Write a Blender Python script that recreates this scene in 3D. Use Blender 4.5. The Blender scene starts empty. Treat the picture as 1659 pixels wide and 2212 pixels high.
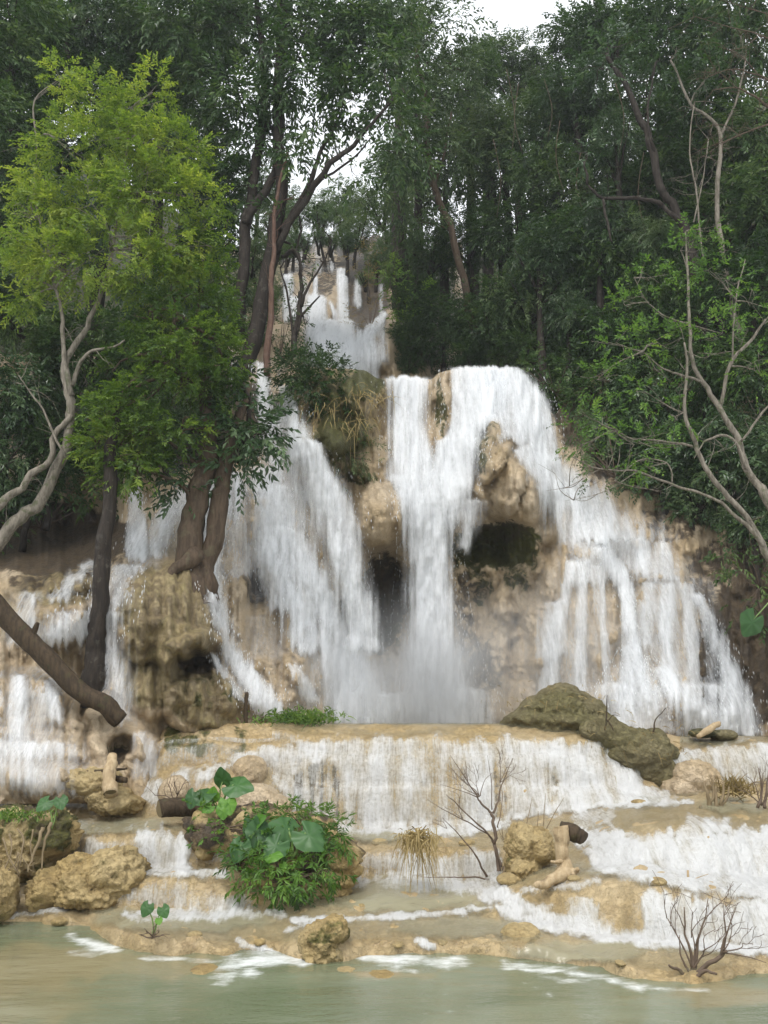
import bpy, math, random
import numpy as np
from mathutils import Vector
C = bpy.context.scene.collection
S = bpy.context.scene
rnd = random.Random(7)
R = math.radians
# ------------------------------------------------------------------ camera, sky, sun, exposure
PITCH = R(13.33); EYE = 3.0; F = 1916.0; CU, CV = 829.5, 1106.0
cam_d = bpy.data.cameras.new('camera'); cam = bpy.data.objects.new('camera', cam_d); C.objects.link(cam)
cam.location = (0, 0, EYE); cam.rotation_euler = (math.pi/2 + PITCH, 0, 0)
cam_d.sensor_fit = 'VERTICAL'; cam_d.sensor_height = 24; cam_d.lens = 24*F/2212
cam_d.clip_end = 2000; cam_d.clip_start = 0.1
S.camera = cam
W = bpy.data.worlds.new("World"); S.world = W; W.use_nodes = True
wn = W.node_tree.nodes; wl = W.node_tree.links
bg = wn['Background']; bg.inputs['Strength'].default_value = 0.094
sky = wn.new('ShaderNodeTexSky'); sky.sky_type = 'NISHITA'; sky.sun_disc = False
sky.sun_elevation = R(58); sky.sun_rotation = R(200); sky.air_density = 1.0; sky.dust_density = 4.0
hs = wn.new('ShaderNodeHueSaturation'); hs.inputs['Saturation'].default_value = 0.3
wl.new(sky.outputs[0], hs.inputs['Color'])
mxw = wn.new('ShaderNodeMixRGB'); mxw.inputs[0].default_value = 0.75; mxw.inputs[2].default_value = (11.2, 11.6, 12.0, 1)
wl.new(hs.outputs[0], mxw.inputs[1]); wl.new(mxw.outputs[0], bg.inputs['Color'])
sun_d = bpy.data.lights.new('sun', 'SUN'); sun_d.energy = 1.3; sun_d.angle = R(24); sun_d.color = (1, .97, .92)
sun = bpy.data.objects.new('sun', sun_d); C.objects.link(sun)
sun.rotation_euler = (R(32), 0, R(-20)); sun.location = (0, -10, 60)
S.view_settings.view_transform = 'Standard'; S.view_settings.look = 'None'
S.view_settings.exposure = 0.68; S.view_settings.gamma = 1
cy = S.cycles
cy.transparent_max_bounces = 24; cy.max_bounces = 7; cy.diffuse_bounces = 4; cy.glossy_bounces = 2
cy.transmission_bounces = 4; cy.volume_bounces = 1; cy.use_denoising = True
cy.caustics_reflective = False; cy.caustics_refractive = False
try:
    cy.volume_step_rate = 4; cy.volume_max_steps = 64
except Exception: pass

# ------------------------------------------------------------------ helpers
cp, sp = math.cos(PITCH), math.sin(PITCH)
def at(u, v, Y):
    """the point at depth Y on the sight line of picture point u, v"""
    cx = (np.asarray(u, float)-CU)/F; cyy = (CV-np.asarray(v, float))/F
    t = np.asarray(Y, float)/(cp-cyy*sp)
    return np.stack(np.broadcast_arrays(cx*t, Y+0*t, EYE+(sp+cyy*cp)*t), -1)
def P3(u, v, Y): return Vector([float(c) for c in at(u, v, Y)])
def zat(v, Y): return at(CU, v, Y)[..., 2]
def proj(p):
    p = np.asarray(p, float); y = p[..., 1]; z = p[..., 2]-EYE
    d = y*cp+z*sp; c = (-y*sp+z*cp)/d
    return CU+F*p[..., 0]/d, CV-F*c
def Yof(v, z):
    cyy = (CV-np.asarray(v, float))/F
    return (np.asarray(z, float)-EYE)*(cp-cyy*sp)/(sp+cyy*cp)
def _h(i, j, k, s):
    n = (i*374761393+j*668265263+k*2147483647+s*1274126177) & 0xffffffff
    n = ((n ^ (n >> 13))*1274126177) & 0xffffffff
    n = (n ^ (n >> 16)) & 0xffffff
    return n/16777215.0
def vnoise(x, y, z=0.0, s=0):
    x, y, z = np.broadcast_arrays(np.asarray(x, float), np.asarray(y, float), np.asarray(z, float))
    i, j, k = np.floor(x).astype(np.int64), np.floor(y).astype(np.int64), np.floor(z).astype(np.int64)
    a, b, c = x-i, y-j, z-k
    a = a*a*(3-2*a); b = b*b*(3-2*b); c = c*c*(3-2*c)
    r = 0
    for di, wa in ((0, 1-a), (1, a)):
        for dj, wb in ((0, 1-b), (1, b)):
            for dk, wc in ((0, 1-c), (1, c)):
                r = r+wa*wb*wc*_h(i+di, j+dj, k+dk, s)
    return r
def fbm(x, y, z=0.0, o=4, s=0):
    r = 0; A = .5; n = 0
    for q in range(o):
        r = r+A*(vnoise(np.asarray(x)*2**q, np.asarray(y)*2**q, np.asarray(z)*2**q, s+q)-.5); n += A; A *= .5
    return r/n*2
def ss(a, b, x): t = np.clip((x-a)/(b-a), 0, 1); return t*t*(3-2*t)
def blur(a, n, ax):
    k = np.exp(-.5*(np.arange(-3*n, 3*n+1)/n)**2); k /= k.sum()
    pad = [(0, 0)]*a.ndim; pad[ax] = (3*n, 3*n)
    b = np.pad(a, pad, mode='edge')
    return np.apply_along_axis(lambda r: np.convolve(r, k, 'valid'), ax, b)

def mesh_np(name, V, Fq, mats, uv=None, attrs=None, smooth=True, midx=None):
    me = bpy.data.meshes.new(name)
    V = np.asarray(V, np.float32).reshape(-1, 3)
    if isinstance(Fq, np.ndarray): groups = [Fq]
    else: groups = Fq
    groups = [g for g in groups if len(g)]
    nl = sum(g.size for g in groups); nf = sum(len(g) for g in groups)
    me.vertices.add(len(V)); me.vertices.foreach_set('co', V.ravel())
    me.loops.add(nl); me.polygons.add(nf)
    vi = np.concatenate([g.ravel() for g in groups]).astype(np.int32)
    tot = np.concatenate([np.full(len(g), g.shape[1]) for g in groups]).astype(np.int32)
    st = np.concatenate([[0], np.cumsum(tot)[:-1]]).astype(np.int32)
    me.loops.foreach_set('vertex_index', vi)
    me.polygons.foreach_set('loop_start', st); me.polygons.foreach_set('loop_total', tot)
    me.polygons.foreach_set('use_smooth', np.full(nf, bool(smooth)))
    for m in (mats if isinstance(mats, (list, tuple)) else [mats]): me.materials.append(m)
    if midx is not None: me.polygons.foreach_set('material_index', np.asarray(midx, np.int32))
    if uv is not None:
        l = me.uv_layers.new(name='UVMap'); l.data.foreach_set('uv', np.asarray(uv, np.float32)[vi].ravel())
    for k, a in (attrs or {}).items():
        at_ = me.attributes.new(k, 'FLOAT', 'POINT'); at_.data.foreach_set('value', np.asarray(a, np.float32).ravel())
    me.update(calc_edges=True); me.validate()
    return me
def link(name, me, parent=None, **props):
    o = bpy.data.objects.new(name, me); C.objects.link(o)
    if parent is not None: o.parent = parent
    for k, v in props.items(): o[k] = v
    return o
def empty(name, loc, **props):
    o = bpy.data.objects.new(name, None); C.objects.link(o); o.location = loc; o.empty_display_size = .2
    for k, v in props.items(): o[k] = v
    return o
def gridf(nr, nc, keep=None):
    i = np.arange(nr*nc).reshape(nr, nc)
    f = np.stack([i[:-1, :-1], i[:-1, 1:], i[1:, 1:], i[1:, :-1]], -1).reshape(-1, 4)
    return f if keep is None else f[keep.ravel()]

# ------------------------------------------------------------------ materials
def mat(name):
    m = bpy.data.materials.new(name); m.use_nodes = True
    nt = m.node_tree; nt.nodes.clear()
    out = nt.nodes.new('ShaderNodeOutputMaterial')
    return m, nt, out
class N:
    """small node-tree writer"""
    def __init__(s, nt): s.t = nt
    def __call__(s, typ, ins=None, **kw):
        n = s.t.nodes.new('ShaderNode'+typ)
        for k, v in kw.items(): setattr(n, k, v)
        for k, v in (ins or {}).items():
            if isinstance(v, bpy.types.NodeSocket): s.t.links.new(v, n.inputs[k])
            else: n.inputs[k].default_value = v
        return n
    def math(s, op, a, b=0.0, clamp=False):
        return s('Math', {0: a, 1: b}, operation=op, use_clamp=clamp).outputs[0]
    def ramp(s, fac, stops):
        n = s('ValToRGB', {0: fac}); e = n.color_ramp.elements
        while len(e) < len(stops): e.new(.5)
        for x, (p, c) in zip(e, stops):
            x.position = p; x.color = (*c, 1) if not isinstance(c, (int, float)) else (c, c, c, 1)
        return n.outputs[0]
    def rng(s, x, a, b, c=0.0, d=1.0):
        return s('MapRange', {0: x, 1: a, 2: b, 3: c, 4: d}, clamp=True, interpolation_type='SMOOTHSTEP').outputs[0]
    def noise(s, vec, scale, detail=4, rough=.55, dist=0.0):
        return s('TexNoise', {'Vector': vec, 'Scale': scale, 'Detail': detail, 'Roughness': rough, 'Distortion': dist}).outputs['Fac']
    def mix(s, f, a, b, mode='MIX'):
        return s('MixRGB', {0: f, 1: a if not isinstance(a, tuple) else (*a, 1), 2: b if not isinstance(b, tuple) else (*b, 1)}, blend_type=mode).outputs[0]
    def attr(s, name): return s('Attribute', attribute_name=name).outputs['Fac']
    def mapping(s, vec, sc): return s('Mapping', {'Vector': vec, 'Scale': sc}).outputs[0]

def rock_material(name, light, dark, ochre, moss_c, bump=.12, rough=.55, flute=True, olive=False):
    m, nt, out = mat(name); n = N(nt)
    pos = n('NewGeometry').outputs['Position']
    big = n.noise(pos, .8, 4); mid = n.noise(pos, 3.2, 5, .6); fine = n.noise(pos, 14, 6, .65)
    fl = n.noise(n.mapping(pos, (5, 5, .7)), 1.0, 4, .6)
    c = n.mix(n.rng(big, .35, .65), light, ochre)
    c = n.mix(n.math('MULTIPLY', n.rng(mid, .5, .72), .7), c, dark)
    c = n.mix(n.math('MULTIPLY', n.rng(fl, .5, .7), .45 if flute else .0), c, dark)
    c = n.mix(n.math('MULTIPLY', n.rng(fine, .55, .75), .6), c, tuple(x*.5 for x in dark))
    c = n.mix(n.math('MULTIPLY', n.rng(fine, .45, .3), .35), c, tuple(min(.7, x*1.25) for x in light))
    if olive:
        c = n.mix(n.math('MULTIPLY', n.rng(n.attr('olive'), .3, .7), .85), c, n.mix(n.rng(fl, .35, .65), n.mix(n.rng(mid, .4, .65), (.30, .235, .115), (.21, .175, .07)), (.135, .10, .05)))
    mo = n.attr('moss')  # moss, on the cliff also painted shade of the recesses
    mk = n.rng(n.math('ADD', mo, n.math('MULTIPLY', n.math('SUBTRACT', mid, .5), 1.3)), .4, .62)
    mc = n.mix(n.rng(fine, .35, .65), moss_c, tuple(x*.45 for x in moss_c))
    c = n.mix(mk, c, mc)
    dk = n.attr('soil_shade')  # soil and brown rock, also painted shade of cave, recesses and curtain gaps
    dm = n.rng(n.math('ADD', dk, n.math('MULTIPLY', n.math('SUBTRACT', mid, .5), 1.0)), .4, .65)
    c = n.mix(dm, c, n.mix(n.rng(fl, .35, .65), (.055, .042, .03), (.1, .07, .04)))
    h = n.math('ADD', n.math('MULTIPLY', mid, .5), n.math('ADD', n.math('MULTIPLY', fine, .34), n.math('MULTIPLY', fl, .35 if flute else .05)))
    pit = n.noise(pos, 7.5, 5, .62, .4); rid = n.math('ABSOLUTE', n.math('SUBTRACT', pit, .5))
    h = n.math('ADD', h, n.math('MULTIPLY', n.rng(rid, 0.0, .07), .10))
    c = n.mix(n.math('MULTIPLY', n.rng(rid, .025, .0), .22), c, tuple(x*.45 for x in dark))
    b = n('Bump', {'Height': h, 'Strength': 1.0, 'Distance': bump}).outputs[0]
    bs = n('BsdfPrincipled', {'Base Color': c, 'Roughness': rough, 'Normal': b, 'Specular IOR Level': .35})
    nt.links.new(bs.outputs[0], out.inputs[0]); return m
M_travertine = rock_material('travertine', (.53, .425, .295), (.32, .245, .16), (.44, .33, .195), (.085, .085, .02), olive=True, rough=.42)
M_terrace = rock_material('terrace_travertine', (.48, .365, .21), (.28, .195, .10), (.40, .285, .13), (.10, .10, .025), bump=.09, rough=.38, flute=False)
M_ochre = rock_material('ochre_rock', (.41, .315, .16), (.18, .125, .055), (.33, .235, .095), (.10, .095, .022), bump=.10, rough=.7, flute=False)
M_mossrock = rock_material('mossy_rock', (.22, .185, .10), (.12, .095, .05), (.17, .15, .065), (.085, .085, .03), bump=.22, rough=.85, flute=False)

def water_material(name, murk=(.33, .31, .205)):
    m, nt, out = mat(name); n = N(nt)
    uv = n('UVMap').outputs[0]; pos = n('NewGeometry').outputs['Position']
    foam = n.attr('foam'); pool = n.attr('pool')
    wob = n('TexNoise', {'Vector': n.mapping(uv, (1.5, .8, 1)), 'Scale': 1.0, 'Detail': 3}).outputs['Color']
    uvw = n.mix(.10, uv, wob)
    s1 = n.noise(n.mapping(uvw, (5, .55, 1)), 1, 4, .65)
    s2 = n.noise(n.mapping(uvw, (22, 2.6, 1)), 1, 5, .7)
    sp_ = n.noise(pos, 16, 4, .75)
    br = n.noise(pos, 1.4, 3)
    t = n.math('ADD', n.math('MULTIPLY', n.math('SUBTRACT', s1, .5), 1.2), n.math('MULTIPLY', n.math('SUBTRACT', s2, .5), 1.0))
    t = n.math('ADD', t, n.math('MULTIPLY', n.math('SUBTRACT', sp_, .5), .8))
    t = n.math('ADD', t, n.math('MULTIPLY', n.math('SUBTRACT', br, .5), .8))
    k = n.math('ADD', n.math('SUBTRACT', n.math('MULTIPLY', foam, 1.55), .70), n.math('MULTIPLY', t, 1.2))
    fm = n.math('MULTIPLY', n.rng(k, -.55, .80), .95)
    fm = n.math('MULTIPLY', fm, n.rng(foam, .0, .10))
    hb = n.math('ADD', n.math('MULTIPLY', s1, .8), n.math('ADD', n.math('MULTIPLY', s2, .4), n.math('MULTIPLY', sp_, .5)))
    bump = n('Bump', {'Height': hb, 'Strength': 1.0, 'Distance': .10}).outputs[0]
    white = n('BsdfPrincipled', {'Base Color': (.88, .89, .895, 1), 'Roughness': .5, 'Normal': bump, 'Specular IOR Level': .3})
    tr = n('BsdfTranslucent', {'Color': (.8, .82, .84, 1)})
    wmix = n('MixShader', {0: .3, 1: white.outputs[0], 2: tr.outputs[0]})
    rip = n.noise(n.mapping(pos, (3, 5, 3)), 1.6, 4, .6)
    rb = n('Bump', {'Height': rip, 'Strength': .5, 'Distance': .05}).outputs[0]
    mc = n.mix(n.rng(n.noise(pos, .6, 3), .35, .65), murk, tuple(x*.82 for x in murk))
    wet = n('BsdfPrincipled', {'Base Color': mc, 'Roughness': .16, 'Normal': rb, 'Specular IOR Level': .5})
    clear = n('BsdfTransparent')
    film = n('MixShader', {0: pool, 1: clear.outputs[0], 2: wet.outputs[0]})
    fin = n('MixShader', {0: fm, 1: film.outputs[0], 2: wmix.outputs[0]})
    nt.links.new(fin.outputs[0], out.inputs[0]); return m
M_water = water_material('white_water')

# ------------------------------------------------------------------ lower terraces: profile lines lofted column by column
du = 4.0
UU = np.arange(-420, 2081, du); NU = len(UU)
def line(pts, sm=5):
    p = np.array(pts, float); a = np.interp(UU, p[:, 0], p[:, 1])
    return blur(a, sm, 0)
def yb(v, z): return Yof(v, z)
shore = line([(-400,1990),(0,1992),(60,1990),(110,2003),(160,2008),(190,2015),(230,2040),(290,2062),(400,2065),(480,2072),(540,2058),(600,2062),(640,2080),(740,2085),(800,2070),(900,2065),(1000,2062),(1080,2075),(1150,2078),(1230,2085),(1300,2100),(1380,2125),(1450,2133),(1540,2128),(1600,2118),(1660,2108),(2060,2100)], 3)
shore = shore+fbm(UU/38, 3.3, o=3)*9
lip0 = line([(-400,1965),(0,1965),(60,1968),(110,1975),(160,1980),(195,2000),(230,2010),(300,2015),(400,2030),(480,2040),(540,2040),(600,2040),(660,2035),(740,2045),(800,2035),(900,2030),(1000,2030),(1080,2040),(1150,2035),(1230,2055),(1300,2068),(1380,2090),(1450,2100),(1540,2096),(1600,2086),(1660,2076)], 3)+fbm(UU/45, 7.7, o=3)*7
rows = []            # (v, Y) per line
Ys = Yof(shore, -.03); rows.append((shore+70, Yof(shore+70, -.55))); rows.append((shore, Ys))
Y0 = Ys+.16; rows.append((np.minimum(lip0, shore-14), Y0))
b1 = line([(-400,1945),(0,1948),(100,1950),(300,1962),(400,1962),(550,1965),(640,1975),(720,1985),(800,1972),(900,1972),(980,1968),(1050,1975),(1120,1985),(1200,2002),(1300,2018),(1400,2032),(1500,2040),(1600,2043),(1660,2040)])+fbm(UU/60, 1.2, o=3)*6
Yb1 = np.maximum(Yof(b1, .22), Y0+.5); rows.append((b1, Yb1))
l1 = line([(-400,1900),(0,1900),(100,1905),(310,1892),(400,1893),(500,1895),(560,1930),(640,1958),(720,1962),(800,1950),(900,1945),(1000,1945),(1050,1938),(1100,1918),(1150,1898),(1250,1893),(1350,1895),(1450,1905),(1550,1918),(1620,1930),(1660,1935)])+fbm(UU/55, 5.2, o=3)*5
Yl1 = Yb1+line([(-400,.35),(900,.35),(1080,.5),(1150,.8),(1600,.8),(1660,.7)]); rows.append((l1, Yl1))
b2 = line([(-400,1865),(0,1872),(100,1875),(310,1872),(400,1870),(500,1875),(560,1890),(640,1905),(750,1900),(850,1893),(950,1893),(1050,1898),(1080,1885),(1150,1868),(1250,1862),(1350,1872),(1450,1880),(1550,1890),(1660,1900)])+fbm(UU/55, 9.2, o=3)*5
Yb2 = np.maximum(Yof(b2, zat(l1, Yl1)+.04), Yl1+.4); rows.append((b2, Yb2))
l2 = line([(-400,1800),(0,1800),(80,1800),(200,1797),(330,1795),(420,1800),(500,1800),(600,1800),(750,1822),(800,1825),(900,1828),(1000,1828),(1080,1830),(1150,1845),(1220,1830),(1300,1800),(1400,1790),(1500,1785),(1600,1800),(1660,1800)])+fbm(UU/60, 12.2, o=3)*6
Yl2 = Yb2+line([(-400,.4),(1100,.4),(1300,1.0),(1660,1.0)]); rows.append((l2, Yl2))
b3 = line([(-400,1770),(0,1775),(100,1772),(330,1765),(450,1760),(600,1775),(700,1782),(800,1785),(900,1787),(1000,1785),(1100,1775),(1200,1757),(1300,1745),(1400,1738),(1500,1735),(1600,1745),(1660,1745)])
Yb3 = np.maximum(line([(-400,17.6),(330,17.6),(450,17.8),(600,18.3),(900,18.4),(1100,18.2),(1200,18),(1300,17.8),(1400,17.6),(1660,17.5)]), Yl2+.3); rows.append((b3, Yb3))
l3 = line([(-400,1735),(0,1738),(150,1742),(300,1735),(350,1662),(450,1652),(550,1632),(600,1690),(700,1700),(1100,1700),(1200,1695),(1300,1700),(1400,1728),(1450,1726),(1500,1722),(1660,1735)], 4)
Yl3 = np.maximum(line([(-400,17.9),(300,18),(350,18.9),(550,18.9),(620,18.6),(700,18.55),(1300,18.5),(1400,18.2),(1660,18)], 4), Yb3+.1); rows.append((l3, Yl3))
b4 = line([(-400,1710),(0,1710),(200,1708),(300,1705),(350,1610),(600,1605),(640,1630),(700,1630),(1200,1630),(1300,1640),(1350,1660),(1400,1695),(1460,1712),(1500,1700),(1600,1690),(1660,1690)], 4)
Yb4 = np.maximum(line([(-400,19),(300,19.2),(350,19.1),(600,19.1),(700,18.8),(1300,18.8),(1400,18.9),(1660,19)], 4), Yl3+.15); rows.append((b4, Yb4))
l4 = line([(-400,1690),(300,1690),(345,1580),(600,1573),(640,1585),(700,1588),(1200,1587),(1300,1588),(1340,1592),(1380,1600),(1440,1620),(1480,1625),(1560,1610),(1660,1602)], 4)
Yl4 = np.maximum(line([(-400,19.6),(300,19.6),(345,19.3),(600,19.3),(1300,19.3),(1400,19.6),(1480,19.6),(1660,19.7)], 4), Yb4+.15); rows.append((l4, Yl4))
l5 = line([(-400,1685),(300,1685),(345,1561),(600,1562),(700,1566),(1200,1568),(1300,1570),(1400,1580),(1480,1592),(1660,1592)], 4)
Yl5 = np.maximum(line([(-400,20.5),(300,20.5),(345,19.9),(1300,20.1),(1480,21),(1660,21)], 4), Yl4+.2); rows.append((l5, Yl5))
rows.append((np.where(UU < 330, 1684, np.where(UU > 1440, 1588, 1563)).astype(float), Yl5+7))
PZ = [zat(v, Y) for v, Y in rows]; PY = [Y for v, Y in rows]
PZ[0] = PZ[0]-.25; PZ[1] = PZ[1]-.12; PY[1] = PY[1]-.03
NS = 12; gy, gz, seg = [], [], []
for i in range(len(rows)-1):
    rise = PZ[i+1]-PZ[i]; run = PY[i+1]-PY[i]
    for q in range(NS):
        t = q/NS
        cy_ = PY[i]+.25*run; cz_ = PZ[i+1]-.05*rise        # control point of a rounded lip
        by = (1-t)**2*PY[i]+2*t*(1-t)*cy_+t*t*PY[i+1]; bz = (1-t)**2*PZ[i]+2*t*(1-t)*cz_+t*t*PZ[i+1]
        ly = PY[i]+t*run; lz = PZ[i]+t*rise
        w = ss(.25, .8, rise/np.maximum(run, .05))
        gy.append(ly*(1-w)+by*w); gz.append(lz*(1-w)+bz*w); seg.append(i+t)
gy.append(PY[-1]); gz.append(PZ[-1]); seg.append(len(rows)-1)
gy = np.array(gy); gz = np.array(gz); seg = np.array(seg)
gy = blur(gy, 2, 1); gz = blur(gz, 2, 1)
dc = gy*cp+(gz-EYE)*sp
gx = (UU[None]-CU)/F*dc
n1 = fbm(gx*1.1, gy*1.1, gz*1.6, 4, 3); n2 = fbm(gx*3.5, gy*3.5, gz*3.5, 4, 9); n3 = fbm(gx*5, gy*1.5+gz*.6, gz*.6, 3, 21)
amp = np.where(seg[:, None] > len(rows)-2.2, .4, 1.0)
n4 = fbm(gx*8, gy*8, gz*8, 3, 27)
bil = np.abs(fbm(gx*2.4, gy*2.4, gz*2.4, 2, 29))+.5*np.abs(fbm(gx*6, gy*6, gz*6, 2, 30))
gz2 = gz+amp*(n1*.10+n2*.06+n4*.03+bil*.10-.04); gy2 = gy-amp*(n3*.09+n1*.05+n4*.03)
TV = np.stack([gx, gy2, gz2], -1)
nr = len(seg)
tu, tv = proj(TV)
def blob_mask(u, v, lst, wob=14):
    r = np.zeros_like(u); wu = u+fbm(u/40, v/40, o=3, s=4)*wob; wv = v+fbm(u/40, v/40, o=3, s=8)*wob
    for (a, b, ru, rv, k) in lst:
        d = np.sqrt(((wu-a)/ru)**2+((wv-b)/rv)**2); r = np.maximum(r, k*ss(1.15, .6, d))
    return r
def bands(u, v, lst):
    r = np.zeros_like(u); w = fbm(u/22, v/12, o=4, s=31)
    for k, fe, pts in lst:
        p = np.array(pts, float)
        top = np.interp(u, p[:, 0], p[:, 1]); bot = np.interp(u, p[:, 0], p[:, 2])
        fu = ss(p[0, 0]-fe*1.5, p[0, 0]+fe*1.5, u+w*fe*2)*ss(p[-1, 0]+fe*1.5, p[-1, 0]-fe*1.5, u+w*fe*2)
        fe2 = fe*1.7; w2 = fbm(u/9, v/60, o=3, s=33)
        m = ss(top-fe2, top+fe2*1.2, v+w*fe*2.6+w2*fe*2)*ss(bot+fe2, bot-fe2*.9, v+w*fe*2.2)*fu
        m = m*(.86+.42*fbm(u/34, v/150, o=3, s=35))
        r = np.maximum(r, k*m)
    return r
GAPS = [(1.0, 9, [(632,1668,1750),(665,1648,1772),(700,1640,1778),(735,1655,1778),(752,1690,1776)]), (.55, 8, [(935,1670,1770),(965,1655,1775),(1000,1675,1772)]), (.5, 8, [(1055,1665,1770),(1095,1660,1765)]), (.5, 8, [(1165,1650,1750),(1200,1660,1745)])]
def gap_mask(u, v):      # where the curtain parts and painted recess shade shows behind it
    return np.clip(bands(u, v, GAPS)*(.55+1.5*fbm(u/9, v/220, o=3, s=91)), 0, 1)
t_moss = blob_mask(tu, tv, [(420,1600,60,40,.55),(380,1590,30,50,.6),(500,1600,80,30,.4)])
t_soil_shade = np.maximum(gap_mask(tu, tv)*1.1, blob_mask(tu, tv, [(690,1690,60,30,.4),(600,1900,120,60,.3)]))  # strips in the curtain gaps darkened by colour, as recess shade
me = mesh_np('terraces', TV, gridf(nr, NU), M_terrace, attrs={'moss': t_moss, 'soil_shade': t_soil_shade})
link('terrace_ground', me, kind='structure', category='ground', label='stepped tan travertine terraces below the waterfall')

# ------------------------------------------------------------------ foam painting of the terrace water (where the stream breaks white)
def strokes(u, v, lst):
    r = np.zeros_like(u); w = fbm(u/26, v/16, o=4, s=77)
    for k, rad, pts in lst:
        d = np.full(u.shape, 1e9)
        for (a, b), (c, e) in zip(pts[:-1], pts[1:]):
            L = (c-a)**2+(e-b)**2; t = np.clip(((u-a)*(c-a)+(v-b)*(e-b))/L, 0, 1)
            d = np.minimum(d, np.hypot(u-a-t*(c-a), (v-b-t*(e-b))*1.25))
        r = np.maximum(r, k*ss(rad*1.9, rad*.1, d+w*rad*1.3))
    return r
FOAM_B = [
 (.72, 7, [(585,1625,1690),(640,1600,1745),(700,1594,1778),(900,1592,1786),(1100,1592,1775),(1200,1594,1756),(1300,1602,1742),(1350,1650,1738),(1400,1690,1738),(1470,1722,1742)]),
 (.85, 7, [(745,1600,1790),(790,1605,1792),(830,1640,1792)]),
 (.8, 7, [(1140,1600,1756),(1230,1600,1752),(1330,1640,1742)]),
 (1.0, 6, [(700,1778,1792),(800,1778,1803),(1000,1775,1806),(1110,1765,1790)]),
 (1.0, 4, [(1090,1752,1775),(1200,1738,1757),(1350,1728,1745),(1500,1728,1740)]),
 (.45, 6, [(100,1803,1872),(185,1805,1872)]), (.55, 6, [(185,1815,1872),(300,1815,1872)]),
 (.95, 7, [(298,1795,1880),(340,1785,1885),(410,1810,1888)]), (.85, 5, [(290,1868,1890),(400,1872,1895),(500,1882,1893)]),
 (.35, 5, [(200,1780,1800),(330,1780,1800)]),
 (.55, 6, [(310,1928,1960),(420,1935,1965),(545,1940,1965)]), (.85, 5, [(265,1968,1984),(400,1962,1990),(520,1964,1982),(620,1966,1978)]),
 (.75, 6, [(860,1838,1892),(960,1842,1895),(1085,1838,1900)]), (.8, 7, [(735,1895,1910),(860,1888,1915),(960,1890,1925),(1090,1892,1940)]),
 (.45, 6, [(700,1900,1915),(820,1892,1905)]),
 (.65, 6, [(1225,1935,1995),(1295,1945,2005)]), (.8, 6, [(1385,1925,2030),(1500,1935,2035),(1580,1945,2040),(2080,1935,2045)]),
 (.95, 8, [(1275,1815,1880),(1330,1812,1890),(1420,1800,1905),(1520,1790,1930),(1660,1790,1945),(2080,1790,1945)]),
 (.6, 5, [(1230,1752,1790),(1330,1752,1785)]), (.65, 5, [(1310,1800,1835),(1400,1795,1835)]), (.7, 5, [(1480,1762,1800),(1580,1765,1800)]),
 (.95, 5, [(1240,1785,1830),(1320,1790,1835),(1400,1815,1840)]),
 (.75, 6, [(1440,1630,1660),(1500,1610,1690),(1580,1605,1695),(2080,1600,1700)]),
 (.3, 5, [(0,1748,1770),(90,1748,1772)]),
]
FOAM_S = [
 (.72, 24, [(610,1628),(520,1640),(440,1668),(370,1695),(310,1715)]), (.6, 14, [(330,1715),(300,1735)]),
 (.95, 14, [(1050,1945),(1100,1975),(1180,2000),(1300,2022),(1450,2036),(1560,2046),(1700,2050)]),
 (.9, 22, [(1060,1930),(1130,1960),(1200,1990),(1290,2010)]),
 (.9, 8, [(640,1990),(760,1985),(900,1978),(1010,1968),(1070,1960)]), (.7, 7, [(620,2010),(700,1985)]),
 (.9, 10, [(1270,1838),(1330,1845),(1420,1850)]), (.6, 9, [(1130,1925),(1240,1915),(1290,1905)]),
 (.7, 10, [(515,2030),(545,2045),(590,2060)]), (.8, 9, [(905,2030),(930,2045)]),
 (.6, 8, [(0,1985),(60,1975),(110,1965),(150,1960)]), (.5, 7, [(60,1900),(150,1893)]),
]
FOAM_P = [   # on the open pool
 (.9, 20, [(490,2085),(540,2072),(600,2062),(650,2075)]), (.7, 16, [(480,2110),(540,2100)]),
 (.8, 12, [(150,2025),(190,2035),(245,2050)]), (.4, 10, [(155,2055),(200,2060)]), (.55, 6, [(300,2070),(400,2072),(470,2076)]),
 (.85, 14, [(790,2072),(900,2076),(1000,2080)]), (.4, 9, [(820,2090),(900,2095)]), (.8, 10, [(1090,2085),(1200,2094),(1300,2110),(1390,2135)]),
 (.45, 9, [(1150,2108),(1260,2120)]), (.35, 5, [(960,2145),(985,2175),(960,2195)]), (.28, 4, [(1130,2120),(1190,2150)]), (.45, 6, [(1400,2135),(1530,2140)]), (.5, 8, [(1580,2070),(1660,2062)]),
]
off = np.stack([gx*0, -0.035+gx*0, .03+gx*0], -1)
WV = np.stack([gx, gy-amp*(n3*.04+n1*.05), gz+amp*n1*.10], -1)+off
wu, wv = proj(WV)
foam = np.maximum(bands(wu, wv, FOAM_B), strokes(wu, wv, FOAM_S))
foam = foam*(1-np.clip(gap_mask(wu, wv), 0, .8))
lump = fbm(gx*7, gy*4, gz*2, 3, 41)+.6*fbm(gx*16, gy*9, gz*5, 2, 42)
WV[..., 1] -= foam*(.04+.07*lump); WV[..., 2] += foam*(.02+.05*lump)
steep = 1-np.clip(np.gradient(WV[..., 1], axis=0)/np.sqrt(np.gradient(WV[..., 1], axis=0)**2+np.gradient(WV[..., 2], axis=0)**2+1e-9), 0, 1)
foam = np.maximum(foam, .46*ss(.15, .6, blur(steep, 2, 0))*(.75+.9*fbm(gx*1.3, gz*.5, 4.4, 3, 71))*ss(2.0, 2.6, seg)[:, None])
dz_v = np.gradient(WV[..., 2], axis=0); dy_v = np.gradient(WV[..., 1], axis=0)
flat = np.clip(dy_v/np.sqrt(dz_v**2+dy_v**2+1e-9), 0, 1)
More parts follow.
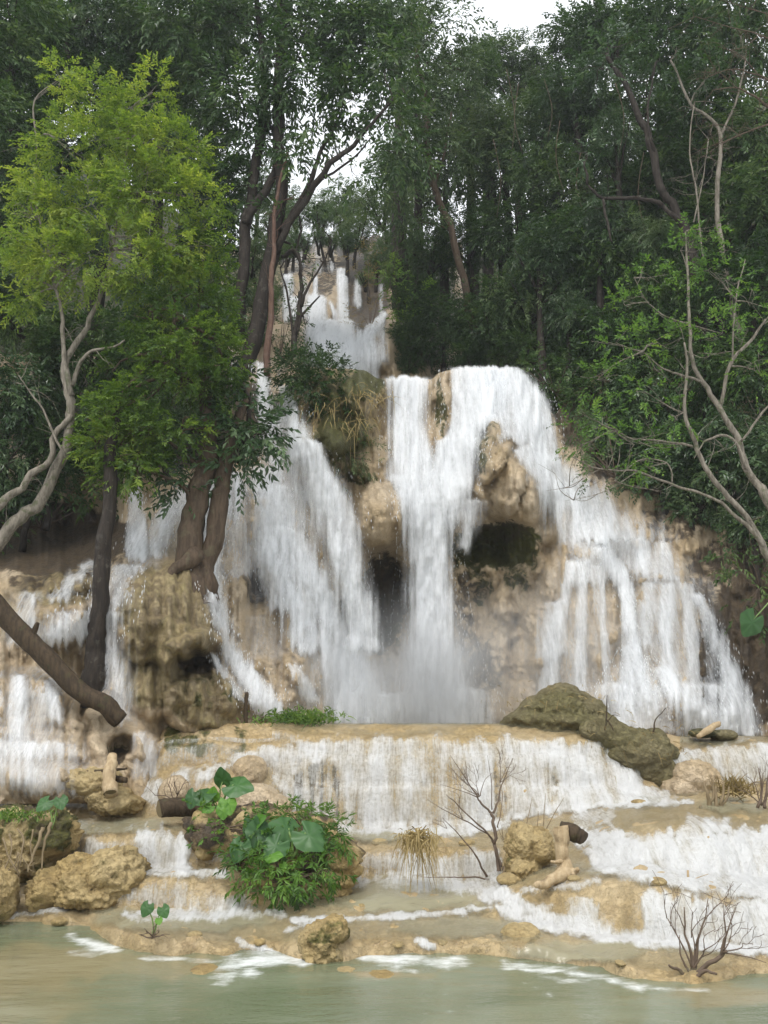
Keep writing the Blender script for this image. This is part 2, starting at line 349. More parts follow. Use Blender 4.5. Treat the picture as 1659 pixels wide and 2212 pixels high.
pool = ss(.93, .995, flat)*.36*ss(1.5, 2.1, seg)[:, None]
pool = blur(blur(pool, 2, 0), 3, 1)
pool = np.maximum(pool, .10)
pool = np.maximum(pool, blob_mask(wu, wv, [(820,1800,230,13,.8),(700,1930,120,40,.55),(860,1930,190,42,.8),(1000,1950,60,20,.6),(1250,2052,170,28,.7),(1000,2000,200,26,.65),(450,1990,170,24,.75),(280,1985,90,24,.7),(250,1782,170,14,.7),(60,1725,120,14,.7),(1250,1875,120,14,.5),(1330,1733,160,12,.6),(1580,1740,90,18,.8),(1500,2045,150,10,.5),(1500,1598,140,8,.6)]))
pool *= 1-.7*blob_mask(wu, wv, [(430,1600,120,50,1)])
pool = np.maximum(pool, .5*foam)
L = np.cumsum(np.hypot(np.hypot(np.diff(WV[..., 1], axis=0, prepend=WV[:1, :, 1]), np.diff(WV[..., 2], axis=0, prepend=WV[:1, :, 2])), 0), 0)
keep = np.ones((nr-1, NU-1), bool); keep &= (seg[:-1, None] >= 1.2)
keep &= ~((UU[None, :-1] > 352) & (UU[None, :-1] < 585) & (seg[:-1, None] > 9.1))
keep &= ~((UU[None, :-1] > 1345) & (UU[None, :-1] < 1465) & (seg[:-1, None] > 9.6))
me = mesh_np('stream', WV, gridf(nr, NU, keep), M_water, uv=np.stack([gx, -L], -1).reshape(-1, 2), attrs={'foam': foam, 'pool': pool})
link('stream_water', me, kind='structure', category='water', label='white and clear stream water running down over the tan terraces')

# front pool: water sheet and bed
xs = np.linspace(-16, 16, 300); ysg = np.linspace(1.5, 14.8, 240)
X, Yg = np.meshgrid(xs, ysg)
Z = fbm(X*.9, Yg*1.6, o=4, s=50)*.018+fbm(X*4, Yg*7, o=3, s=51)*.006
PW = np.stack([X, Yg, Z], -1); pu, pv = proj(PW)
pf = np.maximum(strokes(pu, pv, FOAM_P), .0)
pf = pf*(0.65+.5*ss(-.2, .3, fbm(X*3, Yg*5, o=3, s=5)))
def pool_material():
    m, nt, out = mat('pool_water'); n = N(nt)
    pos = n('NewGeometry').outputs['Position']; foam = n.attr('foam')
    tan_ = n.attr('shallow')
    a = n.noise(n.mapping(pos, (.35, .8, 1)), 1, 4)
    c = n.mix(n.rng(a, .35, .68), (.125, .145, .085), (.18, .20, .13))
    c = n.mix(tan_, c, (.30, .225, .115))
    r1 = n.noise(n.mapping(pos, (2.2, 5.5, 1)), 1, 5, .6); r2 = n.noise(n.mapping(pos, (9, 20, 1)), 1, 3, .6)
    h = n.math('ADD', r1, n.math('MULTIPLY', r2, .3))
    b = n('Bump', {'Height': h, 'Strength': .3, 'Distance': .05}).outputs[0]
    bs = n('BsdfPrincipled', {'Base Color': c, 'Roughness': .08, 'Normal': b, 'Specular IOR Level': .5})
    f1 = n.noise(n.mapping(pos, (3.5, 8, 1)), 1, 5, .7, .6); f2 = n.noise(pos, 22, 3, .7)
    k = n.math('ADD', n.math('SUBTRACT', n.math('MULTIPLY', foam, 1.5), .75), n.math('ADD', n.math('MULTIPLY', n.math('SUBTRACT', f1, .5), 1.9), n.math('MULTIPLY', n.math('SUBTRACT', f2, .5), .8)))
    fm = n.math('MULTIPLY', n.math('MULTIPLY', n.rng(k, -.7, 1.0), .72), n.rng(foam, .0, .3))
    wh = n('BsdfDiffuse', {'Color': (.82, .84, .84, 1)})
    o = n('MixShader', {0: fm, 1: bs.outputs[0], 2: wh.outputs[0]})
    nt.links.new(o.outputs[0], out.inputs[0]); return m
M_pool = pool_material()
shal = blob_mask(pu, pv, [(100,2080,200,45,.55),(0,2110,200,60,.6),(430,2095,70,15,.6),(820,2105,60,14,.9),(1560,2150,130,30,.6),(300,2090,200,30,.4),(60,2180,140,40,.4),(900,2110,60,12,.5)], 25)
keepw = (np.arange(239)[:, None] >= 0) & (np.ones((1, 299), bool))
me = mesh_np('front_pool', PW, gridf(240, 300), M_pool, attrs={'foam': pf, 'shallow': shal*.8})
link('pool_water', me, kind='structure', category='water', label='still milky green pool in front of the lowest terrace')

# ------------------------------------------------------------------ the cliff: relief over picture directions, every point at its own depth
CP = np.array([
 (-300,1720,17.6),(0,1720,17.7),(150,1720,17.8),(330,1720,18.6),(450,1720,20.5),(700,1720,24),(1000,1720,25.5),(1300,1720,24),(1600,1720,22.5),(1900,1720,21),
 (-300,1560,18.4),(0,1560,18.6),(100,1560,18.8),(200,1560,18.95),(300,1560,19.4),(400,1560,20.0),(500,1560,20.6),(560,1560,21.3),(620,1560,22),(700,1560,23.2),(800,1560,25),(900,1560,25.6),(1000,1560,25.6),(1100,1560,25),(1200,1560,24),(1300,1560,23.3),(1400,1560,23),(1500,1560,22.8),(1600,1560,22.6),(1700,1560,22),(1900,1560,20.5),
 (-300,1400,19.6),(0,1400,19.7),(100,1400,19.9),(200,1400,20.1),(300,1400,20.3),(400,1400,20.5),(470,1400,21),(560,1400,22.6),(650,1400,23.4),(700,1400,24),(800,1400,26),(900,1400,26.3),(1000,1400,26.3),(1100,1400,26),(1200,1400,24.9),(1300,1400,24.4),(1400,1400,24.1),(1500,1400,24),(1600,1400,23.8),(1750,1400,22.5),(1900,1400,21),
 (-300,1230,22.5),(0,1230,22.3),(100,1230,22),(200,1230,21.4),(300,1230,21.1),(400,1230,21.2),(460,1230,22.2),(560,1230,23.6),(650,1230,24.2),(760,1230,25.5),(850,1230,26.8),(920,1230,26.5),(1000,1230,26.7),(1100,1230,26.6),(1200,1230,25.5),(1300,1230,25.2),(1400,1230,25.2),(1500,1230,25.2),(1600,1230,24.8),(1750,1230,23.5),(1900,1230,22),
 (-300,1140,27),(0,1140,26.5),(120,1140,26.5),(240,1140,25.5),
 (0,1080,26),(150,1080,26),(260,1080,25.5),(350,1080,24.4),(450,1100,23.6),(560,1100,24.6),(650,1100,24.8),(740,1100,25.5),(820,1100,25.3),(900,1100,25.7),(960,1100,25.7),(1050,1100,26),(1150,1100,25.9),(1250,1100,26.0),(1350,1100,26.1),(1450,1100,26.5),(1600,1100,26),(1900,1100,23.5),
 (-300,950,27),(0,950,27),(200,950,26.5),(400,950,25.8),(560,950,26),(640,950,26),(720,950,26),(800,950,26),(880,950,26.6),(1000,950,26.6),(1080,950,26.4),(1180,950,26.9),(1300,950,27.8),(1500,950,28),(1900,950,25),
 (-300,800,28.5),(0,800,28.5),(300,800,28),(560,800,27),(640,800,27.2),(720,800,26.8),(800,800,26.8),(880,800,27.5),(1000,800,27.6),(1100,800,27.4),(1200,800,28.2),(1400,800,29.5),(1659,800,29),(1900,800,27)], float)
def rbf(pts, val, q, eps=1e-3):
    def k(d): return np.sqrt(d*d+60.0**2)
    A = k(np.hypot(pts[:, None, 0]-pts[None, :, 0], pts[:, None, 1]-pts[None, :, 1]))
    n = len(pts); M = np.zeros((n+3, n+3)); M[:n, :n] = A-np.eye(n)*2.0; M[:n, n] = 1; M[:n, n+1:] = pts; M[n, :n] = 1; M[n+1:, :n] = pts.T
    w = np.linalg.solve(M, np.concatenate([val, [0, 0, 0]]))
    out = np.empty(len(q))
    for i in range(0, len(q), 20000):
        b = q[i:i+20000]
        out[i:i+20000] = k(np.hypot(b[:, None, 0]-pts[None, :, 0], b[:, None, 1]-pts[None, :, 1]))@w[:n]+w[n]+b@w[n+1:]
    return out
cu = np.arange(-300, 1901, 4.0); cv = np.arange(740, 1741, 4.0)
U, V = np.meshgrid(cu, cv)
scl = np.array([1.0, 1.0])
CY = rbf(CP[:, :2], CP[:, 2], np.stack([U.ravel(), V.ravel()], -1)).reshape(U.shape)
wuu = U+fbm(U/55, V/55, o=4, s=2)*26; wvv = V+fbm(U/55, V/55, o=4, s=6)*26
BUMPS = [(362,1325,122,128,1.25,.38),(335,1440,110,110,.6,.5),(448,1518,92,74,1.25,.4),(425,1392,72,24,.7,.4),(420,1440,60,24,-1.6),(300,1500,40,80,.3),
 (715,890,108,110,1.3,.38),(790,845,52,62,1.1,.4),(690,985,70,80,.7,.45),(775,975,58,80,.7,.45),(690,880,70,80,.4),(822,1116,64,76,1.7,.4),(822,1295,72,118,-1.7),(1068,965,38,66,1.7,.4),(1080,1040,46,76,1.3,.4),(1120,1055,50,74,1.2,.45),(1035,1165,50,48,-.8),(1092,1172,56,52,-1.0),(1130,1205,36,46,-.6),(1005,1200,36,50,-.5),(1010,1175,40,36,-.4),(150,1250,60,40,.6),(60,1260,60,40,.5),(230,1180,40,36,.4),
 (1030,1230,52,55,.6),(1125,1205,52,50,.6),(1090,1290,42,60,.5),(1060,1390,50,90,.35),(1250,1370,112,200,.9),(1450,1390,105,165,.9),(1390,1555,150,125,1.0),(1555,1500,60,110,.6),
 (515,1100,62,85,.7),(660,1210,55,110,.5),(590,1470,70,80,.6),(655,1440,42,50,.5),(550,1265,32,70,-.9),(700,980,40,60,.4),(640,1330,40,70,.4),
 (60,1580,130,130,.8),(120,1340,90,55,.55),(230,1440,50,60,.35),(40,1470,60,50,.3),(110,1690,150,50,.5),(350,1140,70,70,.7),(955,900,26,95,.8),(265,1100,30,70,.5),
 (900,1120,40,50,.2),(1330,1150,70,40,.5),(1260,1190,60,30,.5),(1400,1250,70,20,.4),(1160,1060,40,40,.4),(1040,1060,30,30,.3),
 (300,1610,60,45,.4),(260,1620,35,25,-.9),(120,1130,180,45,-.6)]
for bb_ in BUMPS:
    a, b, ru, rv, k = bb_[:5]; ex_ = bb_[5] if len(bb_) > 5 else .55
    r2 = ((wuu-a)/ru)**2+((wvv-b)/rv)**2
    CY -= k*np.clip(1-r2, 0, 1)**(ex_ if k > 0 else 1.1)
flu = fbm(U/16, V/190, o=3, s=14); flu2 = fbm(U/45, V/240, o=3, s=24)
gen = fbm(U/70, V/70, o=5, s=15); kn = np.abs(fbm(wuu/42, wvv/95, o=1, s=16))+.5*np.abs(fbm(wuu/20, wvv/34, o=2, s=17))
drape = ss(1580, 1480, V)
tuf = blob_mask(U, V, [(1110,1330,120,190,1),(1020,1230,60,70,.8),(590,1460,110,90,.8),(520,1130,70,120,.5),(1090,1030,70,90,.7)])
CY -= tuf*(.40*np.abs(fbm(wuu/24, wvv/30, o=2, s=18))+.14*np.abs(fbm(wuu/9, wvv/11, o=2, s=19)))-tuf*.12
CY += -(flu*.34+flu2*.34)*drape-gen*.30-kn*.42+.16
Ywat = blur(blur(CY, 4, 0), 5, 1)
def Ys_at(A, u, v):
    fu = np.clip((np.asarray(u, float)-cu[0])/4, 0, len(cu)-1.001); fv = np.clip((np.asarray(v, float)-cv[0])/4, 0, len(cv)-1.001)
    i = fu.astype(int); j = fv.astype(int); a = fu-i; b = fv-j
    return A[j, i]*(1-a)*(1-b)+A[j, i+1]*a*(1-b)+A[j+1, i]*(1-a)*b+A[j+1, i+1]*a*b
topl = np.array([(-300,760),(300,770),(480,790),(545,786),(592,788),(600,830),(615,830),(622,790),(740,796),(790,800),(815,818),(935,820),(945,806),(968,800),(985,797),(1105,800),(1150,850),(1200,900),(1225,860),(1300,800),(1900,780)], float)
top = np.interp(cu, topl[:, 0], topl[:, 1]); top = blur(top, 1, 0)
NR = 245; tt = np.linspace(0, 1, NR)[:, None]
GV = top[None]+tt*(1736-top[None]); GU = np.broadcast_to(cu[None], GV.shape)
GY = Ys_at(CY, GU, GV)
GP = at(GU, GV, GY)
back = []
for q in (4, 3, 2, 1):       # the top of the cliff runs back level
    p = GP[0].copy(); p[:, 1] += [0, .35, 1.2, 4, 9][q]; p[:, 2] += [0, .06, .05, -.1, -.4][q]; back.append(p)
GP = np.concatenate([np.array(back), GP], 0)
c_moss_shade = blob_mask(GU, GV, [(790,830,50,45,.8),(740,930,70,80,.75),(720,860,80,60,.6),(700,1010,60,50,.5),(770,1020,40,40,.6),(820,1310,66,130,.75),(765,1330,44,90,.6),(1010,1240,40,60,.5),(950,880,16,80,.6),(1045,960,18,90,.6),(1070,930,30,40,.4),(1080,1180,105,66,.75),(1005,1190,60,46,.6),(1120,1235,54,44,.55),(1030,1250,40,70,.5),
  (430,1500,50,60,.42),(500,1520,40,50,.42),(400,1400,60,25,.4),(440,1260,50,40,.45),(1560,1290,60,40,.5),(255,1620,30,40,.5),(1110,1250,40,40,.35)])  # moss, with shade of the recesses beside the main chute painted dark green
c_soil_shade = blob_mask(GU, GV, [(1600,1420,120,220,.75),(1540,1250,70,110,.6),(1450,1120,90,60,.55),(1250,900,70,90,.7),(90,1165,250,90,1.0),(60,1250,60,30,.55),(180,1240,60,26,.55),(350,1320,70,90,.38),(-150,1300,150,200,.6),(430,1440,60,24,.8),(550,1265,30,60,.6),(830,1280,60,110,.7),(1075,1150,90,40,.5),(1020,1460,60,120,.6),(1000,1330,34,150,.55),(1080,1440,50,80,.4),(1060,1350,30,70,.35),(255,1635,30,25,.7),(720,900,90,100,.35),(1700,1250,150,400,.8),(1900,1200,220,560,.95),(-290,1150,150,420,.9),(300,900,400,150,.8),(1400,950,200,150,.7)])  # brown rock and soil; shade of cave, undercut and recesses painted in too
pad = np.zeros((4, len(cu)))
me = mesh_np('cliff', GP, gridf(NR+4, len(cu)), M_travertine, attrs={'olive': np.concatenate([pad, blob_mask(GU, GV, [(365,1330,125,135,1),(340,1440,100,110,.8),(445,1515,95,75,1),(720,905,115,150,.9),(790,850,55,60,.9),(1060,960,40,70,.45),(30,1340,120,70,.5),(130,1270,120,50,.7)])]), 'moss': np.concatenate([pad+.6, c_moss_shade]), 'soil_shade': np.concatenate([pad, c_soil_shade])})
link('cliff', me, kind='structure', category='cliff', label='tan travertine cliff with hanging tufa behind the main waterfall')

# ------------------------------------------------------------------ falling water: veils laid over (and leaping clear of) the rock
def stroke_foam(u, v, lst, seed):
    """white of the fall: each stroke is (density, [(u, v, half width), ...]) running downwards"""
    keep_ = np.ones_like(u)
    w1 = fbm(u/28, v/110, 1.7, 3, seed); w2 = fbm(u/8, v/230, 4.1, 3, seed+3); w3 = fbm(u/60, v/60, 2.2, 2, seed+7)
    for q, it in enumerate(lst):
        dens, p = it[0], np.array(it[1], float); soft = it[2] if len(it) > 2 else 1.0
        vs = p[:, 1]+np.arange(len(p))*1e-3
        uc, hw = np.interp(v, vs, p[:, 0]), np.interp(v, vs, p[:, 2])
        d = np.abs(u+w1*hw*(.5-.3*dens)-uc)/hw
        f = ss(1.3, .1, d+w2*.34*soft+w3*.2)
        e = ss(vs[0]-9, vs[0]+3, v+w2*8)*ss(vs[-1]+14, vs[-1]-10, v+w2*16)
        keep_ = keep_*(1-np.clip(dens*f*e, 0, 1))
    return 1-keep_
def drops(strk, dens, surf, seed, count, spread=1.3):
    """loose drops and threads flung clear of the fall: slim closed diamonds"""
    r = np.random.default_rng(seed); p = np.array(strk, float)
    d = np.concatenate([[0], np.cumsum(np.hypot(np.diff(p[:, 0]), np.diff(p[:, 1])))])
    t = r.random(count)*d[-1]; u0, v0, hw = (np.interp(t, d, p[:, i]) for i in range(3))
    s = np.clip(r.normal(0, .75, count), -spread, spread); u = u0+s*hw; v = v0
    Y = surf(u, v)-.2-r.random(count)*.3
    c = at(u, v, Y); k = .5+.9*r.random(count)
    w = .009*k; h = .024*k*(1+1.5*r.random(count))
    o = np.array([(0, 0, 1), (1, 0, .1), (0, 1, 0), (-1, 0, .1), (0, -1, 0), (0, 0, -1)], float)
    vv = c[:, None]+o[None]*np.stack([w, w, h], -1)[:, None]
    tri = np.array([(0, 2, 1), (0, 3, 2), (0, 4, 3), (0, 1, 4), (5, 1, 2), (5, 2, 3), (5, 3, 4), (5, 4, 1)])
    return vv.reshape(-1, 3), (tri[None]+np.arange(count)[:, None, None]*6).reshape(-1, 3)
surfc = lambda u, v: Ys_at(Ywat, u, v)
def simple(name, col, rough=.5, spec=.4):
    m, nt, out = mat(name); n = N(nt)
    bs = n('BsdfPrincipled', {'Base Color': (*col, 1), 'Roughness': rough, 'Specular IOR Level': spec})
    nt.links.new(bs.outputs[0], out.inputs[0]); return m
def drop_material():
    m, nt, out = mat('water_drops'); n = N(nt)
    a = n('BsdfDiffuse', {'Color': (.9, .91, .92, 1)}); b = n('BsdfTranslucent', {'Color': (.9, .91, .92, 1)})
    nt.links.new(n('MixShader', {0: .5, 1: a.outputs[0], 2: b.outputs[0]}).outputs[0], out.inputs[0]); return m
M_drop = drop_material()
def veil_material():
    m, nt, out = mat('falling_water'); n = N(nt)
    uv = n('UVMap').outputs[0]; pos = n('NewGeometry').outputs['Position']; foam = n.attr('foam')
    wob = n('TexNoise', {'Vector': n.mapping(uv, (1.2, .5, 1)), 'Scale': 1.0, 'Detail': 3}).outputs['Color']
    uvw = n.mix(.16, uv, wob)
    s1 = n.noise(n.mapping(uvw, (3.2, .30, 1)), 1, 4, .6); s2 = n.noise(n.mapping(uvw, (13, 1.1, 1)), 1, 4, .65); s3 = n.noise(n.mapping(uvw, (34, 4.5, 1)), 1, 4, .7)
    sp_ = n.noise(pos, 11, 4, .75)
    def c(x, k): return n.math('MULTIPLY', n.math('SUBTRACT', x, .5), k)
    t = n.math('ADD', n.math('ADD', c(s1, 1.1), c(s2, 1.2)), n.math('ADD', c(s3, .8), c(sp_, .55)))
    a = n.math('ADD', foam, n.math('MULTIPLY', t, n.math('ADD', .30, n.math('MULTIPLY', foam, .36))))
    al = n.math('MULTIPLY', n.math('MULTIPLY', n.rng(a, .05, 1.12), .96), n.rng(foam, .0, .16))
    hb = n.math('ADD', n.math('MULTIPLY', s1, .7), n.math('ADD', n.math('MULTIPLY', s2, .5), n.math('ADD', n.math('MULTIPLY', s3, .25), n.math('MULTIPLY', sp_, .45))))
    bump = n('Bump', {'Height': hb, 'Strength': .9, 'Distance': .07}).outputs[0]
    d = n('BsdfPrincipled', {'Base Color': (.86, .875, .89, 1), 'Roughness': .6, 'Normal': bump, 'Specular IOR Level': .2}); tr = n('BsdfTranslucent', {'Color': (.88, .9, .92, 1)})
    w = n('MixShader', {0: .3, 1: d.outputs[0], 2: tr.outputs[0]}); cl = n('BsdfTransparent')
    nt.links.new(n('MixShader', {0: al, 1: cl.outputs[0], 2: w.outputs[0]}).outputs[0], out.inputs[0]); return m
M_veil = veil_material()
def waterfall(label, lst, surf=surfc, ndrops=1.0, name='waterfall', fall=.65, lift=.13, layers=2, gain=1.0):
    sd = rnd.randrange(1, 9999)
    al = np.concatenate([np.array(it[1], float) for it in lst]); hwm = al[:, 2]
    u0, u1 = (al[:, 0]-1.45*hwm).min(), (al[:, 0]+1.45*hwm).max(); v0, v1 = al[:, 1].min()-12, al[:, 1].max()+16
    gu = np.arange(u0, u1+3, 3.5); gv = np.arange(v0, v1+3, 3.5); GU_, GV_ = np.meshgrid(gu, gv)
    Yb = surf(GU_, GV_); run = np.minimum.accumulate(Yb, axis=0); Yb = blur(blur(Yb*(1-fall)+run*fall, 2, 0), 2, 1)
    f0 = np.clip(stroke_foam(GU_, GV_, lst, sd)*gain, 0, 1)
    Vs, UVs, fs, Fs, base = [], [], [], [], 0
    for q in range(layers):
        f = f0 if q == 0 else np.clip(f0*1.15-.22+fbm(GU_/14, GV_/70, 3.3, 3, sd+50)*.5, 0, 1)*ss(.25, .6, f0)
        Y = Yb-lift-.2*q-.22*f0-(fbm(GU_/18, GV_/80, q+.5, 3, sd+q)*.20+fbm(GU_/6, GV_/30, q+.5, 3, sd+9+q)*.07)*(.3+f0)
        p = at(GU_, GV_, Y); keep_ = np.maximum.reduce([f[:-1, :-1], f[1:, :-1], f[:-1, 1:], f[1:, 1:]]) > .015
        ln = np.cumsum(np.sqrt((np.diff(p, axis=0, prepend=p[:1])**2).sum(-1)), 0)
        Fs.append(gridf(*GU_.shape, keep_)+base); Vs.append(p.reshape(-1, 3)); UVs.append(np.stack([p[..., 0]+sd+7.7*q, -ln], -1).reshape(-1, 2)); fs.append(f.ravel()); base += GU_.size
    dV, dF = [], []
    for it in lst:
        p = np.array(it[1], float); area = (np.abs(np.diff(p[:, 1]))*(p[1:, 2]+p[:-1, 2])).sum()
        if it[0] >= .6 and ndrops > 0:
            a, b = drops(it[1], it[0], surf, sd+len(dV), max(6, int(area*.022*it[0]*ndrops))); dV.append(a); dF.append(b)
    o = 0; FF = []
    for a, b in zip(dV, dF): FF.append(b+base+o); o += len(a)
    VV = np.concatenate(Vs+dV); tri = np.concatenate(FF) if FF else np.zeros((0, 3), int); nq = sum(len(f) for f in Fs)
    uv = np.concatenate(UVs+([np.zeros((o, 2))] if o else [])); fo = np.concatenate(fs+([np.ones(o)] if o else []))
    me = mesh_np(name, VV, [np.concatenate(Fs), tri], [M_veil, M_drop], uv=uv, attrs={'foam': fo}, midx=np.concatenate([np.zeros(nq), np.ones(len(tri))]))
    return link(name, me, kind='structure', category='waterfall', label=label)
waterfall('widest white fall in the middle, two upper streams meeting in a V and dropping as one column', [
 (.95, [(880,816,62),(885,880,52),(885,950,50),(890,1020,56),(905,1080,56),(922,1140,52)]), (.75, [(875,816,30),(870,900,26),(880,1000,30)]),
 (.95, [(1045,796,76),(1042,870,64),(1012,930,48),(985,1000,50),(965,1060,54),(945,1130,52)]), (.6, [(1000,796,30),(995,900,26),(975,1010,34)]),
 (.98, [(930,1070,66),(932,1150,58),(930,1210,56),(930,1290,64),(936,1380,72),(942,1460,88),(950,1580,120)], .7), (.8, [(925,1090,36),(930,1250,40),(935,1450,60),(945,1580,80)], .7), (.6, [(850,1500,60),(860,1580,110)]), (.6, [(1010,1490,50),(1020,1580,90)]),
 (.85, [(990,950,48),(968,1030,78),(946,1100,74),(940,1150,56)]), (.55, [(1030,1080,28),(1015,1130,30),(1000,1190,16)]), (.5, [(860,1030,26),(885,1120,22),(892,1220,16)])], fall=.85)
waterfall('domed white fall spilling over the right side of the cliff top', [
 (.85, [(1085,796,60),(1120,850,58),(1150,920,52),(1168,1000,40)]), (.7, [(1050,796,80),(1080,880,62),(1105,955,46)]), (.6, [(1125,810,26),(1170,870,26),(1192,930,18),(1202,1005,16)]),
 (.55, [(1140,965,34),(1195,1030,78),(1262,1080,100),(1315,1130,105),(1350,1172,110)], .6), (.55, [(1115,972,20),(1165,1020,30),(1225,1075,34),(1260,1120,40),(1275,1170,50)], .6), (.34, [(1180,985,50),(1270,1085,140),(1335,1172,170)], .8), (.5, [(1170,1050,22),(1205,1110,30),(1235,1190,36)])], fall=.5)
waterfall('broad fan of thin water over fluted tan rock at right with a white cone at its foot', [
 (.36, [(1268,1168,60),(1252,1240,95),(1240,1350,125),(1228,1515,140)], .8), (.5, [(1300,1172,60),(1290,1220,60),(1280,1260,70)]), (.55, [(1235,1215,16),(1205,1340,18),(1180,1515,26)]), (.5, [(1262,1215,14),(1256,1350,16),(1250,1510,22)]), (.5, [(1290,1225,14),(1305,1350,16),(1318,1480,18)]),
 (.85, [(1300,1185,26),(1338,1240,26),(1357,1300,22),(1366,1370,24),(1370,1412,30)]), (.55, [(1200,1300,30),(1195,1420,40)]),
 (.85, [(1367,1395,20),(1376,1470,64),(1395,1592,135)], .6), (.45, [(1330,1480,60),(1330,1592,80)])], fall=.4)
waterfall('stepped veil of water down the far right rock face', [
 (.26, [(1350,1170,150),(1370,1300,190),(1390,1450,210),(1400,1595,200)], .8), (.5, [(1320,1158,75),(1375,1195,100),(1420,1245,80)]), (.5, [(1380,1165,20),(1390,1245,22)]), (.5, [(1430,1170,18),(1440,1245,22)]), (.36, [(1440,1248,95),(1450,1300,110),(1460,1420,122),(1478,1505,130)], .8),
 (.5, [(1400,1262,16),(1395,1400,18)]), (.55, [(1442,1262,18),(1440,1400,20),(1445,1480,20)]), (.5, [(1482,1262,16),(1495,1400,18),(1505,1480,18)]),
 (.7, [(1506,1284,14),(1532,1340,20),(1555,1400,26),(1585,1470,42),(1612,1595,60)]), (.65, [(1425,1445,24),(1495,1530,52),(1560,1595,62)]), (.5, [(1510,1480,60),(1540,1595,95)])], fall=.4)
waterfall('narrow white ribbon falling left of the mossy rock column', [
 (.85, [(610,834,22),(628,880,34),(640,940,38),(652,990,42)]), (.85, [(650,955,48),(690,1040,58),(725,1120,58),(752,1200,52),(768,1300,50),(782,1405,46)]), (.5, [(665,960,22),(705,1050,24),(740,1150,24),(760,1300,22)]),
 (.5, [(605,985,50),(615,1060,66),(640,1150,70)]), (.5, [(772,1380,46),(795,1575,80)])], fall=.92)
waterfall('thin fall dropping beside the slanting dark tree trunks', [(.7, [(562,782,28),(570,850,30),(586,930,28),(594,1010,30)]), (.6, [(500,784,16),(505,835,16)])])
waterfall('pair of white streams sliding down the tan rock on the left of the main fall', [
 (.85, [(610,1140,32),(652,1208,38),(692,1278,34),(724,1350,36),(750,1440,48),(785,1575,80)]), (.75, [(588,1160,28),(602,1240,42),(640,1320,46),(668,1405,44)]),
 (.5, [(690,1280,60),(735,1420,70),(765,1575,95)]), (.7, [(630,1435,16),(652,1475,20),(680,1518,22)]), (.5, [(560,1010,60),(575,1110,60),(588,1210,46),(608,1320,44)]), (.30, [(590,1000,110),(600,1100,150),(620,1250,170),(650,1380,150),(720,1560,130)], .8), (.4, [(640,1050,80),(640,1150,90),(660,1260,80)])], fall=.7)
waterfall('long white cascade running down from the twin trunks to the ledge', [
 (.8, [(490,1020,50),(472,1100,44),(458,1160,36),(454,1230,32),(466,1290,28),(482,1350,25),(492,1400,26),(522,1442,36),(556,1492,48),(598,1548,55)]),
 (.5, [(520,1040,66),(516,1150,62),(525,1250,54)]), (.6, [(460,1415,12),(490,1470,18),(528,1518,20)]), (.35, [(560,1330,50),(570,1420,60)])], fall=.4)
waterfall('small stepped cascade on the left mound between the tree trunks', [
 (.65, [(290,1050,18),(292,1130,22),(292,1200,28)]), (.65, [(400,1050,45),(360,1120,62),(330,1195,70)]), (.55, [(200,1210,26),(160,1250,50),(120,1300,60)]), (.5, [(60,1280,40),(50,1330,50),(40,1400,60)]), (.45, [(330,1195,60),(290,1230,70)]),
 (.62, [(270,1222,36),(235,1285,58),(195,1340,78),(150,1385,85)]), (.55, [(215,1325,50),(225,1390,62),(248,1450,46),(262,1562,40)]),
 (.45, [(130,1320,70),(100,1400,70)]), (.5, [(300,1580,26),(320,1620,42),(312,1680,55)])], fall=.2)
waterfall('thin curtain of water over the bulging tan rock at the left edge', [
 (.42, [(80,1440,75),(75,1540,105),(75,1630,120)]), (.5, [(110,1470,24),(120,1560,30)]), (.5, [(40,1460,22),(30,1600,30)]), (.5, [(60,1605,120),(90,1660,135),(100,1716,140)]), (.4, [(-40,1440,80),(-40,1700,100)])], fall=.2)

# ------------------------------------------------------------------ the upper cascade far up the valley
UP = np.array([(400,860,33),(560,860,33),(700,860,32.5),(850,860,32.5),(1000,860,33),(400,700,39),(560,700,39),(660,700,36),(750,700,36.3),(840,700,36),(1000,700,39),
 (560,650,40),(660,655,40),(700,640,39.5),(760,650,41),(850,650,41),(400,590,44),(560,590,43),(640,595,43),(740,590,43),(850,590,44),(1000,590,45),(400,480,54),(640,500,50),(720,500,50),(850,490,52),(1000,480,55)], float)
vu = np.arange(400, 1001, 4.0); vv_ = np.arange(500, 861, 4.0); U2, V2 = np.meshgrid(vu, vv_)
Y2 = rbf(UP[:, :2], UP[:, 2], np.stack([U2.ravel(), V2.ravel()], -1)).reshape(U2.shape)
for (a, b, ru, rv, k) in [(700,740,60,50,1.2),(810,750,45,60,1.0),(690,670,40,35,1.2),(730,640,25,55,1.0),(635,640,40,50,.9),(775,640,18,40,.6)]:
    Y2 -= k*np.clip(1-((U2-a)/ru)**2-((V2-b)/rv)**2, 0, 1)**.6
for e_ in (700, 642, 592, 545):
    Y2 += 1.1*ss(5, -5, V2-e_+fbm(U2/30, e_*.1, o=2, s=e_)*26)
Y2 += fbm(U2/40, V2/60, o=5, s=88)*1.0-fbm(U2/14, V2/120, o=3, s=89)*.5
Y2b = blur(blur(Y2, 3, 0), 3, 1)
def surfu(u, v):
    fu = np.clip((np.asarray(u, float)-400)/4, 0, len(vu)-1.001); fv = np.clip((np.asarray(v, float)-500)/4, 0, len(vv_)-1.001)
    i = fu.astype(int); j = fv.astype(int); a = fu-i; b = fv-j
    return Y2b[j, i]*(1-a)*(1-b)+Y2b[j, i+1]*a*(1-b)+Y2b[j+1, i]*(1-a)*b+Y2b[j+1, i+1]*a*b
V2 = V2+ss(570, 500, V2)*np.clip(22+fbm(U2/22, 3.1, o=3, s=93)*46, 0, 60)
PU = at(U2, V2, Y2)
